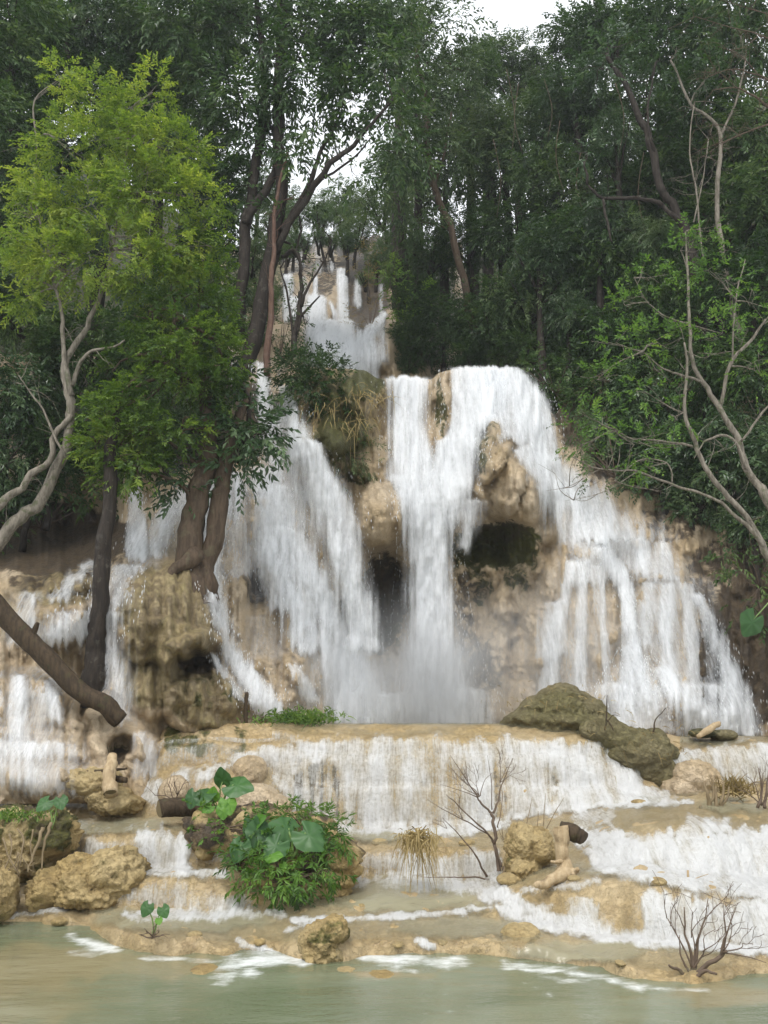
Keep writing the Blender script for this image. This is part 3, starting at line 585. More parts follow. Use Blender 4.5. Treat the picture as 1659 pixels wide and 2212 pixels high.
um = blob_mask(U2, V2, [(690,505,260,26,.9),(800,520,120,50,.7),(580,530,60,50,.6),(560,600,90,120,.6),(920,650,80,200,.7),(660,640,20,40,.4)]); us = blob_mask(U2, V2, [(700,600,32,60,.6),(785,700,22,30,.8),(790,640,60,110,.75),(700,560,140,60,.55),(800,560,90,80,.7)])
me = mesh_np('upper_cliff', PU, gridf(*U2.shape), M_travertine, attrs={'moss': np.maximum(um, .22+.3*ss(620, 520, V2)), 'soil_shade': us})
link('upper_cliff', me, kind='structure', category='cliff', label='brown upper rock face far up the valley behind the main falls')
waterfall('distant white upper cascade stepping down the valley above the main falls', [
 (.75, [(622,594,16),(622,640,18)]), (.55, [(655,600,12),(658,645,16)]), (.7, [(682,598,7),(680,655,9)]),
 (.95, [(738,583,13),(738,640,15),(736,692,20)]), (.6, [(773,604,9),(772,660,12)]), (.5, [(824,612,7),(824,680,9)]),
 (.8, [(632,644,34),(640,690,44)]), (.85, [(688,640,26),(685,665,36),(682,692,42)]), (.8, [(715,655,7),(728,690,8)]),
 (1.0, [(715,695,52),(718,725,54),(720,760,50),(722,812,48)]), (.9, [(680,697,30),(685,740,40),(690,800,40)]), (.8, [(748,696,20),(752,740,24),(755,800,26)]),
 (1.0, [(830,680,12),(815,695,20),(798,715,24),(784,750,26),(776,835,34)]), (.55, [(826,690,14),(826,790,18)]), (.5, [(805,740,16),(808,830,20)]),
 (.5, [(718,500,7),(716,588,10)]), (.4, [(640,500,40),(645,590,34)]), (.4, [(690,505,16),(690,590,16)])], surf=surfu, ndrops=0, fall=.3, gain=1.2, lift=.75)
# ------------------------------------------------------------------ hillside behind the cliff
def hill_z(x, y):
    x = np.asarray(x, float); y = np.asarray(y, float)
    c = 12.5+(np.minimum(y, 62)-29)*.74+np.maximum(y-62, 0)*.02
    return c+.62*np.maximum(np.abs(x+1.5)-6, 0)*ss(27, 33, y)-.5
hx = np.linspace(-70, 70, 141); hy = np.concatenate([np.linspace(28.5, 64, 60), np.linspace(66, 160, 24)])
HX, HY = np.meshgrid(hx, hy); HZ = hill_z(HX, HY)+fbm(HX/3, HY/3, o=4, s=61)*.8
M_soil = rock_material('forest_floor', (.07, .06, .035), (.03, .025, .015), (.05, .05, .02), (.03, .05, .012), rough=.9, flute=False)
me = mesh_np('hillside', np.stack([HX, HY, HZ], -1), gridf(*HX.shape), M_soil, attrs={'moss': HX*0+.5, 'soil_shade': HX*0})
link('hillside', me, kind='structure', category='hill', label='steep dark forest floor rising behind the waterfall')
# banks either side below the trees
# ------------------------------------------------------------------ leaves
def leaf_material(name, dark, mid, light, rough=.42, trans=.22, spec=.35):
    m, nt, out = mat(name); n = N(nt)
    t = n.attr('tint'); pos = n('NewGeometry').outputs['Position']
    big = n.noise(pos, .9, 3)
    rnd_ = n('ObjectInfo').outputs['Random']
    f = n.math('ADD', n.math('ADD', n.math('MULTIPLY', t, .75), n.math('MULTIPLY', n.math('SUBTRACT', rnd_, .45), .4)), n.math('MULTIPLY', n.math('SUBTRACT', big, .5), 1.5))
    c = n.ramp(f, [(0, dark), (.45, mid), (.95, light)])
    bs = n('BsdfPrincipled', {'Base Color': c, 'Roughness': rough, 'Specular IOR Level': spec})
    tc = n.mix(1.0, c, (1.5, 1.6, .6), 'MULTIPLY')
    tr = n('BsdfTranslucent', {'Color': tc})
    o = n('MixShader', {0: trans, 1: bs.outputs[0], 2: tr.outputs[0]})
    nt.links.new(o.outputs[0], out.inputs[0]); return m
ML_dark = leaf_material('dark_leaf', (.017, .040, .011), (.042, .086, .021), (.125, .18, .055))
ML_olive = leaf_material('olive_leaf', (.024, .046, .015), (.056, .098, .034), (.14, .19, .08))
ML_gloss = leaf_material('glossy_leaf', (.020, .046, .015), (.048, .096, .032), (.15, .205, .09), rough=.32, trans=.15, spec=.5)
ML_bright = leaf_material('bright_leaf', (.05, .095, .016), (.15, .22, .034), (.31, .35, .065), rough=.5, trans=.38)
ML_mid = leaf_material('mid_leaf', (.042, .085, .014), (.12, .19, .028), (.26, .30, .055), rough=.45, trans=.33)
ML_fresh = leaf_material('fresh_leaf', (.04, .09, .016), (.095, .19, .03), (.19, .29, .05), rough=.45, trans=.3)
ML_far = leaf_material('far_leaf', (.04, .075, .03), (.08, .13, .05), (.15, .2, .08), rough=.5, trans=.25)
def unit(a): return a/np.maximum(np.linalg.norm(a, axis=-1, keepdims=True), 1e-9)
def sprays(cen, out, length, nleaf, L, wd, r, droop=.35, flat=.6, pair=True):
    """leafy twigs: cen (n,3) twig feet, out (n,3) twig directions; returns verts, quads, tint (each leaf a folded kite)"""
    n = len(cen)
    dr = unit(out+r.normal(0, .35, (n, 3))+np.array([0, 0, -droop]))
    up = unit(np.array([0, 0, 1.])+r.normal(0, flat*.5, (n, 3)))
    side = unit(np.cross(dr, up)); up = np.cross(side, dr)
    t = (np.arange(nleaf)+.6)/nleaf
    ln = length*(.6+.7*r.random(n))
    p = cen[:, None]+dr[:, None]*(ln[:, None]*t)[..., None]+np.array([0, 0, -1.])*(ln[:, None]*.22*t**2)[..., None]
    sg = np.where(np.arange(nleaf) % 2 == 0, 1., -1.)[None, :, None]
    ld = unit(side[:, None]*sg*(.9-.3*t)[None, :, None]+dr[:, None]*(.55+.5*t)[None, :, None]+r.normal(0, .28, (n, nleaf, 3))+np.array([0, 0, -droop*.8]))
    nrm = unit(up[:, None]+r.normal(0, .38, (n, nleaf, 3)))
    ws = unit(np.cross(ld, nrm)); nrm = np.cross(ws, ld)
    Ls = L*(.65+.6*r.random((n, nleaf, 1))); Ws = wd*(.7+.5*r.random((n, nleaf, 1)))
    b = p; tip = p+ld*Ls-nrm*Ls*.12; m = p+ld*Ls*.45+nrm*Ls*.0
    l_ = m+ws*Ws*.5+nrm*Ws*.12; r_ = m-ws*Ws*.5+nrm*Ws*.12
    V = np.stack([b, r_, tip, l_], 2).reshape(-1, 3)
    tint = np.clip(np.repeat(r.random((n, 1))*.55, nleaf, 1)+r.random((n, nleaf))*.45, 0, 1)
    return V, np.arange(len(V)).reshape(-1, 4), np.repeat(tint.ravel(), 4)
def blob_points(c, rad, n, r, inner=.45):
    d = unit(r.normal(0, 1, (n, 3))); k = (inner**3+(1-inner**3)*r.random(n))**(1/3)
    d2 = d*k[:, None]
    wob = 1+.35*fbm(d[:, 0]*1.7+c[0], d[:, 1]*1.7+c[1], d[:, 2]*1.7+c[2], 3, 5)
    return np.asarray(c)+d2*np.asarray(rad)*wob[:, None], d
def crown_mesh(name, blobs, m, seed, per=40, length=.55, nleaf=9, L=.16, wd=.065, droop=.3, inner=.4, gaps=.0):
    """blobs: (centre xyz, radii xyz); per = sprays per square metre of the blob's outline"""
    r = np.random.default_rng(seed); Vs, Fs, ts, b = [], [], [], 0
    for c, rad in blobs:
        n = max(6, int(per*math.pi*rad[0]*rad[2]))
        p, d = blob_points(c, rad, n, r, inner)
        if gaps > 0:
            g = fbm(p[:, 0]*1.5, p[:, 1]*1.5, p[:, 2]*2.6, 2, seed); k = g > np.quantile(g, gaps); p, d = p[k], d[k]
        V_, F_, t_ = sprays(p, d+np.array([0, -.15, .25]), length, nleaf, L, wd, r, droop)
        Vs.append(V_); Fs.append(F_+b); ts.append(t_); b += len(V_)
    return mesh_np(name, np.concatenate(Vs), np.concatenate(Fs), m, attrs={'tint': np.concatenate(ts)}, smooth=False)
def pblob(u, v, ru, rv, Y, rd=None):
    d = Y/cp/F*1.0; c = at(u, v, Y); rx, rz = ru*d, rv*d
    return c, (rx, rd if rd else (rx+rz)*.5, rz)

# ------------------------------------------------------------------ branches
def bark_material(name, a, b_, lich, amt=.4):
    m, nt, out = mat(name); n = N(nt)
    pos = n('NewGeometry').outputs['Position']
    st = n.noise(n.mapping(pos, (14, 14, 2.2)), 1, 5, .65); bl = n.noise(pos, 5, 4, .6); fi = n.noise(pos, 22, 3)
    c = n.mix(n.rng(st, .35, .65), a, b_)
    c = n.mix(n.math('MULTIPLY', n.rng(bl, .56, .66), amt), c, lich)
    bp = n('Bump', {'Height': n.math('ADD', st, n.math('MULTIPLY', fi, .3)), 'Strength': 1, 'Distance': .03}).outputs[0]
    bs = n('BsdfPrincipled', {'Base Color': c, 'Roughness': .8, 'Normal': bp, 'Specular IOR Level': .25})
    nt.links.new(bs.outputs[0], out.inputs[0]); return m
MB_dark = bark_material('dark_bark', (.018, .014, .011), (.038, .029, .022), (.10, .09, .075), .4)
MB_brown = bark_material('brown_bark', (.055, .038, .025), (.10, .07, .046), (.13, .12, .07), .35)
MB_pale = bark_material('pale_bark', (.11, .095, .072), (.235, .205, .165), (.07, .08, .035), .7)
MB_red = bark_material('reddish_bark', (.09, .05, .035), (.15, .09, .065), (.2, .15, .12), .3)
def catmull(p, k):
    p = np.asarray(p, float)
    if len(p) < 3: return np.stack([np.linspace(p[0, i], p[-1, i], k*(len(p)-1)+1) for i in range(p.shape[1])], -1)
    q = np.concatenate([[2*p[0]-p[1]], p, [2*p[-1]-p[-2]]]); o = []
    for i in range(1, len(q)-2):
        for t in np.linspace(0, 1, k, endpoint=False):
            o.append(.5*(2*q[i]+(q[i+1]-q[i-1])*t+(2*q[i-1]-5*q[i]+4*q[i+1]-q[i+2])*t*t+(3*q[i]-q[i-1]-3*q[i+1]+q[i+2])*t**3))
    o.append(p[-1]); return np.array(o)
class Tubes:
    def __init__(s): s.V, s.F, s.b = [], [], 0
    def add(s, pts, rad, sides=7, k=5, rough=.08, seed=0, cap=True, wig=1.0):
        p = catmull(np.concatenate([np.asarray(pts, float), np.asarray(rad, float)[:, None]], 1), k)
        P, r = p[:, :3], np.maximum(p[:, 3], .003); n = len(P)
        ax = np.arange(n)*.45; P = P+np.stack([fbm(ax, seed+.3, o=2, s=3), fbm(ax, seed+7.3, o=2, s=4), fbm(ax, seed+3.3, o=2, s=5)], -1)*np.minimum(r*1.6, .12)[:, None]*wig
        T = unit(np.gradient(P, axis=0)); ref = np.array([1., .13, .07]) if abs(T[0][0]) < .8 else np.array([0, 1., .1])
        ang = np.linspace(0, 2*math.pi, sides, endpoint=False); rings = []
        A = unit(ref-T[0]*(ref@T[0]))
        for i in range(n):
            A = unit(A-T[i]*(A@T[i])); B = np.cross(T[i], A)
            rr = r[i]*(1+rough*fbm(np.cos(ang)*1.5+seed, np.sin(ang)*1.5, i*.35, 2, seed)*2)
            rings.append(P[i]+(np.cos(ang)[:, None]*A+np.sin(ang)[:, None]*B)*rr[:, None])
        V_ = np.concatenate(rings); i = np.arange(n*sides).reshape(n, sides); j = np.roll(i, -1, 1)
        s.F.append(np.stack([i[:-1], j[:-1], j[1:], i[1:]], -1).reshape(-1, 4)+s.b)
        if cap:
            V_ = np.concatenate([V_, P[:1], P[-1:]]); c0, c1 = n*sides, n*sides+1
            s.F.append(np.stack([j[0], i[0], i[0]*0+c0], -1)+s.b); s.F.append(np.stack([i[-1], j[-1], i[0]*0+c1], -1)+s.b)
        s.V.append(V_); s.b += len(V_)
    def traced(s, pts, Y0, Y1=None, sides=7, seed=0, k=5, rough=.08, wig=1.0):
        """pts: (u, v, width) along the limb; depth runs from Y0 to Y1"""
        p = np.array(pts, float); n = len(p); Y = np.linspace(Y0, Y1 if Y1 is not None else Y0, n)
        s.add(at(p[:, 0], p[:, 1], Y), p[:, 2]*.5*Y/cp/F, sides, k, rough, seed, True, wig)
    def mesh(s, name, m):
        q = [f for f in s.F if f.shape[1] == 4]; t = [f for f in s.F if f.shape[1] == 3]
        return mesh_np(name, np.concatenate(s.V), [np.concatenate(q)]+([np.concatenate(t)] if t else []), m)
def limbs(T, start, rad, blobs, r, twigs=4, thick=.3):
    for c, rd in blobs:
        c = np.asarray(c); i = r.integers(0, len(start)); s0 = start[np.argmin(np.linalg.norm(start-c, axis=1)+r.random(len(start))*.8)]
        L = np.linalg.norm(c-s0); m = (s0+c)/2+np.array([r.normal(0, .12*L), r.normal(0, .12*L), .08*L])
        T.add([s0, m, c], [rad*thick, rad*thick*.6, rad*thick*.25], 5, 4, seed=int(r.integers(999)))
        for q in range(twigs):
            e = c+unit(r.normal(0, 1, 3)+[0, 0, .3])*np.asarray(rd)*.8
            T.add([c if q % 2 else m, (c+e)/2+r.normal(0, .1, 3), e], [rad*thick*.3, rad*thick*.2, .006], 4, 3, seed=q)
def make_tree(name, label, cat, stems, blobs, bark, leaf, seed, foot=None, group=None, twigs=4, thick=.3, lb=True, side=2.0, **kw):
    """stems: list of (points (u,v,width), Y0, Y1); blobs: picture ellipses at a depth"""
    T = Tubes(); st = []
    for q, (pts, Y0, Y1) in enumerate(stems):
        T.traced(pts, Y0, Y1, sides=9 if max(p[2] for p in pts) > 14 else 6, seed=seed+q)
        p = np.array(pts, float); st.append(at(p[:, 0], p[:, 1], np.linspace(Y0, Y1, len(p))))
    r = np.random.default_rng(seed); wb = [pblob(*b) for b in blobs]
    for sp_, (pts, Y0, Y1) in zip(st, stems):
        if max(p[2] for p in pts) < 34 and side:
            q_ = catmull(sp_, 4); k0 = len(q_)//4
            for z in range(int(side*np.linalg.norm(sp_[-1]-sp_[0]))):
                a = q_[r.integers(k0, len(q_))]; e = a+unit(r.normal(0, 1, 3)+np.array([0, -.2, .35]))*(.25+.65*r.random())
                T.add([a, (a+e)/2+r.normal(0, .06, 3), e], [.011, .008, .003], 4, 3, seed=z)
                for z2 in range(2):
                    e2 = e+unit(e-a+r.normal(0, .5, 3))*(.15+.3*r.random()); T.add([(a+e)/2 if z2 else e, e2], [.006, .002], 3, 2, seed=z2)
    if lb: limbs(T, np.concatenate(st)[1:], stems[0][0][0][2]*.5*stems[0][1]/F, wb, r, twigs, thick)
    f = st[0][0]; o = empty(name, tuple(f), label=label, category=cat)
    if group: o['group'] = group
    tm = T.mesh('trunk', bark); tm.transform(__import__('mathutils').Matrix.Translation(-Vector(f))); link('trunk', tm, o)
    if wb:
        cm = crown_mesh('crown', [(np.asarray(c)-f, rd) for c, rd in wb], leaf, seed, **kw); link('crown', cm, o)
    return o
def emb(u, v): return float(Ys_at(CY, u, v))+.18
# ------------------------------------------------------------------ trees one can tell apart
make_tree('maple_tree', 'tall tree with pale leaning trunk from the left edge and bright yellow-green feathery crown', 'tree', [
 ([(-190,1480,40),(-150,1340,35),(-70,1240,31.2),(0,1172,28.1),(60,1112,26.5),(105,1050,25.0),(148,950,21.8),(150,880,20.3),(140,800,17.2),(165,740,14.0),(195,690,11.7),(225,620,9.4),(240,540,7.0),(262,420,5.5),(275,300,3.9)], 19.6, 20.2),
 ([(-40,1110,18.7),(0,1088,17.2),(60,1040,14.8),(108,985,13.3),(122,935,12.5),(152,898,14.0)], 19.4, 19.8),
 ([(152,860,14.0),(140,770,10.9),(135,700,9.4),(118,620,7.0),(100,520,5.5),(75,420,3.9),(80,300,3.1)], 19.8, 20.0),
 ([(152,830,10.9),(175,780,9.4),(200,760,7.0),(240,752,5.5),(270,735,3.1)], 19.8, 19.4),
 ([(140,990,6.2),(100,900,4.7),(60,840,3.1),(40,810,2.3)], 19.6, 19.2)],
 [(130,170,50,40,20.2),(100,400,80,80,20.2),(40,520,50,50,20),(170,580,110,60,19.6),(330,600,90,45,19.9),(440,560,50,40,20),(300,380,90,80,19.8),(60,640,60,40,20),(195,215,75,80,20.4),(330,200,38,70,20.4),(315,290,85,90,20.2),(150,330,100,70,20),(240,300,80,80,20.3),(370,330,70,80,20.2),(80,470,70,60,19.8),(200,440,110,75,19.7),(320,430,110,80,19.6),(425,330,36,45,20.2),(420,430,60,60,19.9),(450,490,50,40,20),
  (110,560,100,55,19.6),(250,540,120,60,19.4),(390,530,90,50,19.7),(60,600,60,40,19.8),(270,230,60,60,20.5)],
 MB_pale, ML_bright, 11, per=150, length=.42, nleaf=11, L=.12, wd=.052, droop=.25, inner=.4, gaps=.54, thick=.16)
make_tree('twin_trunk_tree', 'tree with two stout brown trunks rooted on the bulging rock, mid-green crown hanging low', 'tree', [
 ([(425,1330,90),(420,1275,74),(412,1240,62),(408,1180,56),(425,1090,50),(440,1020,44),(452,930,38),(440,840,28),(420,740,18),(430,640,10)], emb(430,1265), emb(430,1265)+.3),
 ([(440,1330,64),(442,1285,52),(446,1230,44),(462,1140,42),(480,1050,38),(498,980,32),(520,900,22),(530,840,12)], emb(446,1275)-.12, emb(446,1275)+.2),
 ([(424,1200,44),(388,1226,28),(358,1246,12)], emb(400,1225)-.1, emb(365,1240)-.12), ([(444,1250,42),(456,1300,26),(472,1352,10)], emb(446,1270)-.1, emb(465,1340)-.1),
 ([(440,860,18),(380,800,12),(330,770,8)], 20.4, 19.8), ([(470,740,8),(390,680,7),(330,668,5)], 20.2, 19.8)],
 [(430,640,75,80,20.2),(380,650,80,60,20.0),(260,780,40,50,20.1),(480,780,50,60,20.1),(440,560,50,50,20.4),(390,780,70,60,19.8),(210,960,50,40,19.9),(390,740,95,80,20),(470,720,50,80,20.3),(330,690,60,50,20.1),(390,830,110,70,19.9),(300,880,95,60,19.8),(470,830,55,50,20.2),(260,960,80,70,19.7),(230,900,60,45,19.8),(300,1010,55,50,19.7),(390,930,60,45,19.8),(330,930,70,50,19.8)],
 MB_brown, ML_mid, 23, per=150, length=.36, nleaf=11, L=.115, wd=.054, droop=.3, inner=.4, gaps=.5, thick=.14)
make_tree('slender_tree', 'slim dark brown tree standing in the stepped cascade on the left mound', 'tree', [
 ([(192,1530,74),(198,1460,54),(205,1400,42),(212,1310,36),(224,1200,34),(236,1100,30),(240,1020,28),(246,940,20),(255,880,10)], emb(202,1430)-.62, emb(202,1430)-.4)],
 [(250,1020,50,40,19.9),(235,960,60,40,19.9)], MB_dark, ML_mid, 29, per=80, length=.36, nleaf=9, L=.12, wd=.055, inner=.3)
make_tree('broadleaf_tree', 'glossy dark green low tree leaning over the water beside the twin brown trunks', 'tree', [
 ([(520,1000,14),(530,940,12),(540,880,10),(520,830,7)], 20.9, 20.7)],
 [(540,900,60,55,20.8),(560,960,55,50,20.6),(480,930,60,60,20.7),(500,1000,60,40,20.6),(390,1050,40,40,20.6),(365,1010,40,40,20.5),(510,850,40,50,20.9),(575,940,30,40,20.6)],
 MB_dark, ML_gloss, 31, per=38, length=.5, nleaf=9, L=.22, wd=.09, droop=.45, inner=.3, gaps=.1)
make_tree('tall_forest_tree', 'tallest dark tree with paired black stems rising left of the upper cascade', 'tree', [
 ([(512,850,40),(530,790,37),(548,720,36),(575,610,35),(600,480,34),(606,400,30),(602,300,28),(604,150,26),(610,0,22),(612,-120,16)], 27, 28),
 ([(512,740,30),(522,620,27),(528,500,27),(548,400,24),(562,300,22),(572,180,18),(560,60,14),(555,-60,9)], 27.4, 28.4),
 ([(530,480,20),(560,430,20),(588,385,18),(598,320,14)], 27.4, 28), ([(596,540,18),(635,470,17),(690,385,15),(730,340,13),(790,285,10),(850,210,6)], 27.2, 26),
 ([(602,500,14),(650,430,13),(680,360,11),(710,300,8),(735,250,5)], 27.2, 27.5), ([(608,560,9),(640,540,11),(652,600,0.9)], 27.3, 26.8),
 ([(690,390,6),(760,345,5),(800,300,3)], 26.8, 26.5), ([(590,280,9),(570,250,9),(560,190,7)], 28, 28.4)],
 [(420,70,110,80,28),(540,50,100,80,29),(670,60,90,60,27.5),(780,90,90,80,28),(450,190,80,80,28.6),(520,220,70,70,27.5),(650,180,70,50,27),(760,215,70,50,27.4),(560,320,60,50,28.4),(680,270,50,35,27),(440,320,60,80,28.6),(850,150,60,60,27),(490,420,60,60,28.4),(640,340,40,30,26.8),(600,120,60,50,27.2),(840,260,50,45,26.5),(330,40,90,60,28.4),(700,-20,150,50,28),(740,140,60,40,27.6),(820,30,90,60,28.2),(600,220,50,40,28),(720,60,80,50,28.5),(870,330,50,40,26.4),(770,380,30,22,26.2),(480,-20,150,50,28)],
 MB_dark, ML_dark, 37, per=48, length=.8, nleaf=9, L=.29, wd=.105, droop=.6, inner=.2, gaps=.26, thick=.09)
make_tree('slim_trunk_tree', 'slim straight reddish trunk between the black tree and the thin fall', 'tree', [
 ([(572,815,16),(577,740,15),(585,650,13),(590,560,11),(598,440,8),(620,330,5)], 26.6, 27)],
 [(640,420,40,40,27.2),(590,470,35,35,27.2)], MB_red, ML_dark, 41, per=14, length=.6, nleaf=8, L=.22, wd=.08, gaps=.3)
make_tree('twiggy_tree', 'small crooked tree with thin twigs standing before the upper cascade', 'tree', [
 ([(632,775,15),(640,720,14),(650,650,12),(652,610,9),(640,540,7),(612,520,6)], 27, 27.4), ([(650,660,8),(672,610,6),(700,565,4),(716,520,3)], 27, 27.2), ([(640,720,6),(655,680,6),(690,640,3)], 27, 26.8),
 ([(636,740,6),(625,650,5),(605,580,3)], 27, 27.2), ([(640,540,5),(650,490,4),(640,440,2)], 27.4, 27.4)],
 [(650,580,28,40,27.1),(690,560,30,25,27),(660,700,20,40,26.9),(620,560,22,30,27.2),(700,500,30,25,27)], MB_dark, ML_dark, 43, per=16, length=.4, nleaf=8, L=.13, wd=.055, gaps=.3, inner=.2)
make_tree('forked_tree', 'pale-trunked tree right of the upper cascade, brownish green drooping leaves', 'tree', [
 ([(1045,800,19.5),(1020,700,18.0),(1000,600,16.5),(975,500,16.5),(945,420,16.5),(925,340,16.5),(922,250,15.0),(905,150,10.5),(890,40,6.8)], 32.5, 33),
 ([(922,300,9.0),(900,240,6.8),(870,190,4.5)], 33, 32.4), ([(940,400,7.5),(960,330,6.0),(975,240,3.8)], 32.8, 32.6)],
 [(900,120,80,80,32.6),(960,60,80,70,33),(860,60,60,60,33),(930,220,70,60,32.4),(880,300,55,60,32),(850,400,60,50,32.2),(960,330,60,60,32.6),(900,480,50,40,32),(990,150,50,60,33)],
 MB_brown, ML_olive, 47, per=36, length=.75, nleaf=9, L=.26, wd=.09, droop=.6, inner=.25, gaps=.22, thick=.2)
make_tree('branching_tree', 'open tree with pale curving branches at the right edge and sparse fresh green leaves', 'tree', [
 ([(1850,1640,48.0),(1810,1450,35.2),(1760,1330,29.9),(1700,1220,25.4),(1655,1075,19.6),(1614,1013,15.5),(1599,953,13.8),(1559,888,12.6),(1519,828,10.4),(1494,768,8.6),(1489,678,6.9),(1484,583,5.2),(1480,500,2.9)], 20.3, 20.8),
 ([(1720,1262,17.3),(1656,1190,15.0),(1599,1103,12.6),(1539,1033,11.0),(1499,958,9.8),(1479,893,8.1),(1484,803,6.3),(1478,740,4.0)], 20.1, 20.2),
 ([(1559,885,9.2),(1579,788,8.1),(1619,738,6.9),(1655,690,4.6)], 20.6, 20.2), ([(1499,962,5.8),(1439,953,5.2),(1374,950,3.4),(1330,930,2.3)], 20.2, 19.8),
 ([(1614,1010,6.9),(1580,945,6.3),(1529,950,4.6),(1500,990,2.3)], 20.4, 20), ([(1656,1184,11.5),(1579,1103,8.1),(1524,1068,6.3),(1454,1048,5.8),(1374,1018,4.6),(1294,1013,2.9),(1240,990,1.8)], 20.1, 19.6),
 ([(1454,1048,4.0),(1440,1000,3.4),(1380,995,2.3),(1330,1040,1.1)], 19.9, 19.6), ([(1519,828,5.8),(1470,810,5.2),(1430,795,3.4),(1390,760,1.8)], 20.6, 20.3), ([(1489,700,4.0),(1450,690,3.4),(1400,655,2.3),(1370,600,1.1)], 20.7, 20.4),
 ([(1600,955,5.8),(1640,900,5.2),(1690,850,3.4)], 20.4, 20), ([(1580,790,4.6),(1590,650,4.0),(1610,560,2.3)], 20.6, 20.6), ([(1374,1018,2.3),(1310,1060,1.8),(1240,1080,0.9)], 19.7, 19.5), ([(1294,1013,2.3),(1230,1050,1.4),(1180,1060,0.7)], 19.6, 19.4)],
 [(1470,540,70,45,20.8),(1400,600,55,40,20.5),(1560,610,70,50,20.6),(1330,740,75,45,20.3),(1420,740,70,55,20.4),(1560,720,60,45,20.4),(1620,660,45,55,20.3),(1350,660,50,35,20.4),(1290,820,60,35,20.3),(1400,850,60,40,20.2),(1290,910,70,40,20),(1370,960,70,40,19.9),(1460,900,50,40,20.1),(1260,960,45,30,19.9),(1630,800,50,50,20.2),(1520,500,60,35,20.8),(1400,1010,50,30,19.8)],
 MB_pale, ML_fresh, 53, per=42, length=.36, nleaf=9, L=.115, wd=.052, droop=.2, inner=.2, gaps=.35, thick=.10)
make_tree('bare_tree', 'leafless brownish branches reaching in from the right edge near the top', 'tree', [
 ([(1800,420,18.0),(1740,330,13.2),(1690,260,8.4),(1640,215,5.4),(1590,190,3.6),(1540,195,1.8)], 24, 23.5), ([(1690,265,6.0),(1640,275,4.2),(1580,300,3.0),(1510,325,1.5)], 23.8, 23.3), ([(1700,200,6.0),(1640,165,4.2),(1580,150,3.0),(1520,170,1.5)], 23.8, 23.6),
 ([(1700,110,5.4),(1640,75,3.6),(1580,60,2.4),(1500,35,1.2)], 23.9, 23.6), ([(1640,165,2.4),(1600,120,1.8),(1550,100,0.9)], 23.6, 23.6), ([(1600,295,2.4),(1560,270,1.8),(1500,280,0.9)], 23.4, 23.4), ([(1640,75,2.4),(1610,100,1.8),(1570,110,0.9)], 23.7, 23.6),
 ([(1690,40,3.6),(1640,25,2.4),(1560,0,1.2)], 23.8, 23.6), ([(1740,330,5.4),(1700,200,5.4),(1720,100,4.8),(1690,40,3.6)], 24, 23.9), ([(1590,190,1.8),(1560,160,1.2),(1530,150,0.6)], 23.5, 23.4), ([(1580,300,1.8),(1545,320,1.2),(1500,350,0.6)], 23.4, 23.2)],
 [], MB_brown, ML_dark, 59, lb=False, side=5)
make_tree('mossy_trunk_tree', 'dark leaning trunk with arching pale limb in the forest on the right', 'tree', [
 ([(1500,620,26),(1479,495,22),(1440,430,20),(1424,400,18),(1410,330,18),(1394,280,17),(1369,215,15),(1330,150,12),(1309,115,9)], 26.5, 26.5), ([(1479,497,13),(1440,455,12),(1414,437,11),(1354,425,9),(1299,428,7),(1270,400,5)], 26.4, 26),
 ([(1410,330,7),(1400,250,6),(1410,170,4)], 26.4, 26.2), ([(1299,428,7),(1310,470,7),(1320,520,5)], 26, 26)],
 [(1290,150,60,50,26.2),(1340,100,70,50,26.4),(1270,330,50,30,26),(1420,130,60,50,26.6)], MB_dark, ML_gloss, 61, per=22, length=.6, nleaf=9, L=.2, wd=.08, gaps=.25)
make_tree('grey_trunk_tree', 'straight grey trunk with several pale thin stems at the right behind the open tree', 'tree', [
 ([(1600,720,15.6),(1575,620,13.2),(1559,540,12.0),(1548,420,11.4),(1556,290,9.0),(1520,250,7.2),(1489,225,6.6),(1449,130,4.8)], 25.6, 26.2), ([(1556,300,6.0),(1590,220,5.4),(1610,130,3.6)], 26, 26), ([(1520,560,4.8),(1505,420,4.8),(1490,330,3.6),(1500,220,2.4)], 25.6, 25.8),
 ([(1500,480,3.6),(1520,380,3.0),(1530,300,2.4)], 25.6, 25.6)],
 [(1460,110,70,50,26.2),(1600,120,70,60,26),(1520,180,60,50,26.2)], MB_pale, ML_dark, 67, per=20, length=.6, nleaf=9, L=.2, wd=.08, gaps=.25)
# ------------------------------------------------------------------ the forest mass: crowns of four kinds, every tree its own object
def template(seed, m, L, wd, n=34, per=26, droop=.4, nleaf=9, length=.6):
    r = np.random.default_rng(seed); bl = [((0, 0, 0), (1.5, 1.5, 1.4))]
    for i in range(13):
        d = unit(r.normal(0, 1, 3)*np.array([1, 1, .8])); bl.append((d*np.array([1.5, 1.4, 1.35])*(.75+.45*r.random()), tuple(.55+.45*r.random(3))))
    return crown_mesh('crown', bl, m, seed, per=per, length=length, nleaf=nleaf, L=L, wd=wd, droop=droop, inner=.5, gaps=.15)
TPL = {'dark': template(101, ML_dark, .24, .09), 'gloss': template(102, ML_gloss, .26, .10, per=24, droop=.5), 'olive': template(103, ML_olive, .22, .085), 'far': template(104, ML_far, .2, .085, per=24), 'fine': template(105, ML_dark, .15, .065, per=44, length=.45), 'frond': template(107, ML_gloss, .36, .07, per=15, droop=.65, nleaf=15, length=1.1), 'green': template(106, ML_fresh, .18, .08, per=28)}
KIND = {'dark': ('forest_tree', 'dark green broad-leaved tree in the shaded forest mass'), 'gloss': ('glossy_leaved_tree', 'blue-green glossy-leaved tree in the forest mass'), 'olive': ('olive_tree_crown', ''), 'far': ('distant_tree', ''), 'fine': ('fine_leaved_tree', ''), 'green': ('shrub', '')}
rb = np.random.default_rng(500)
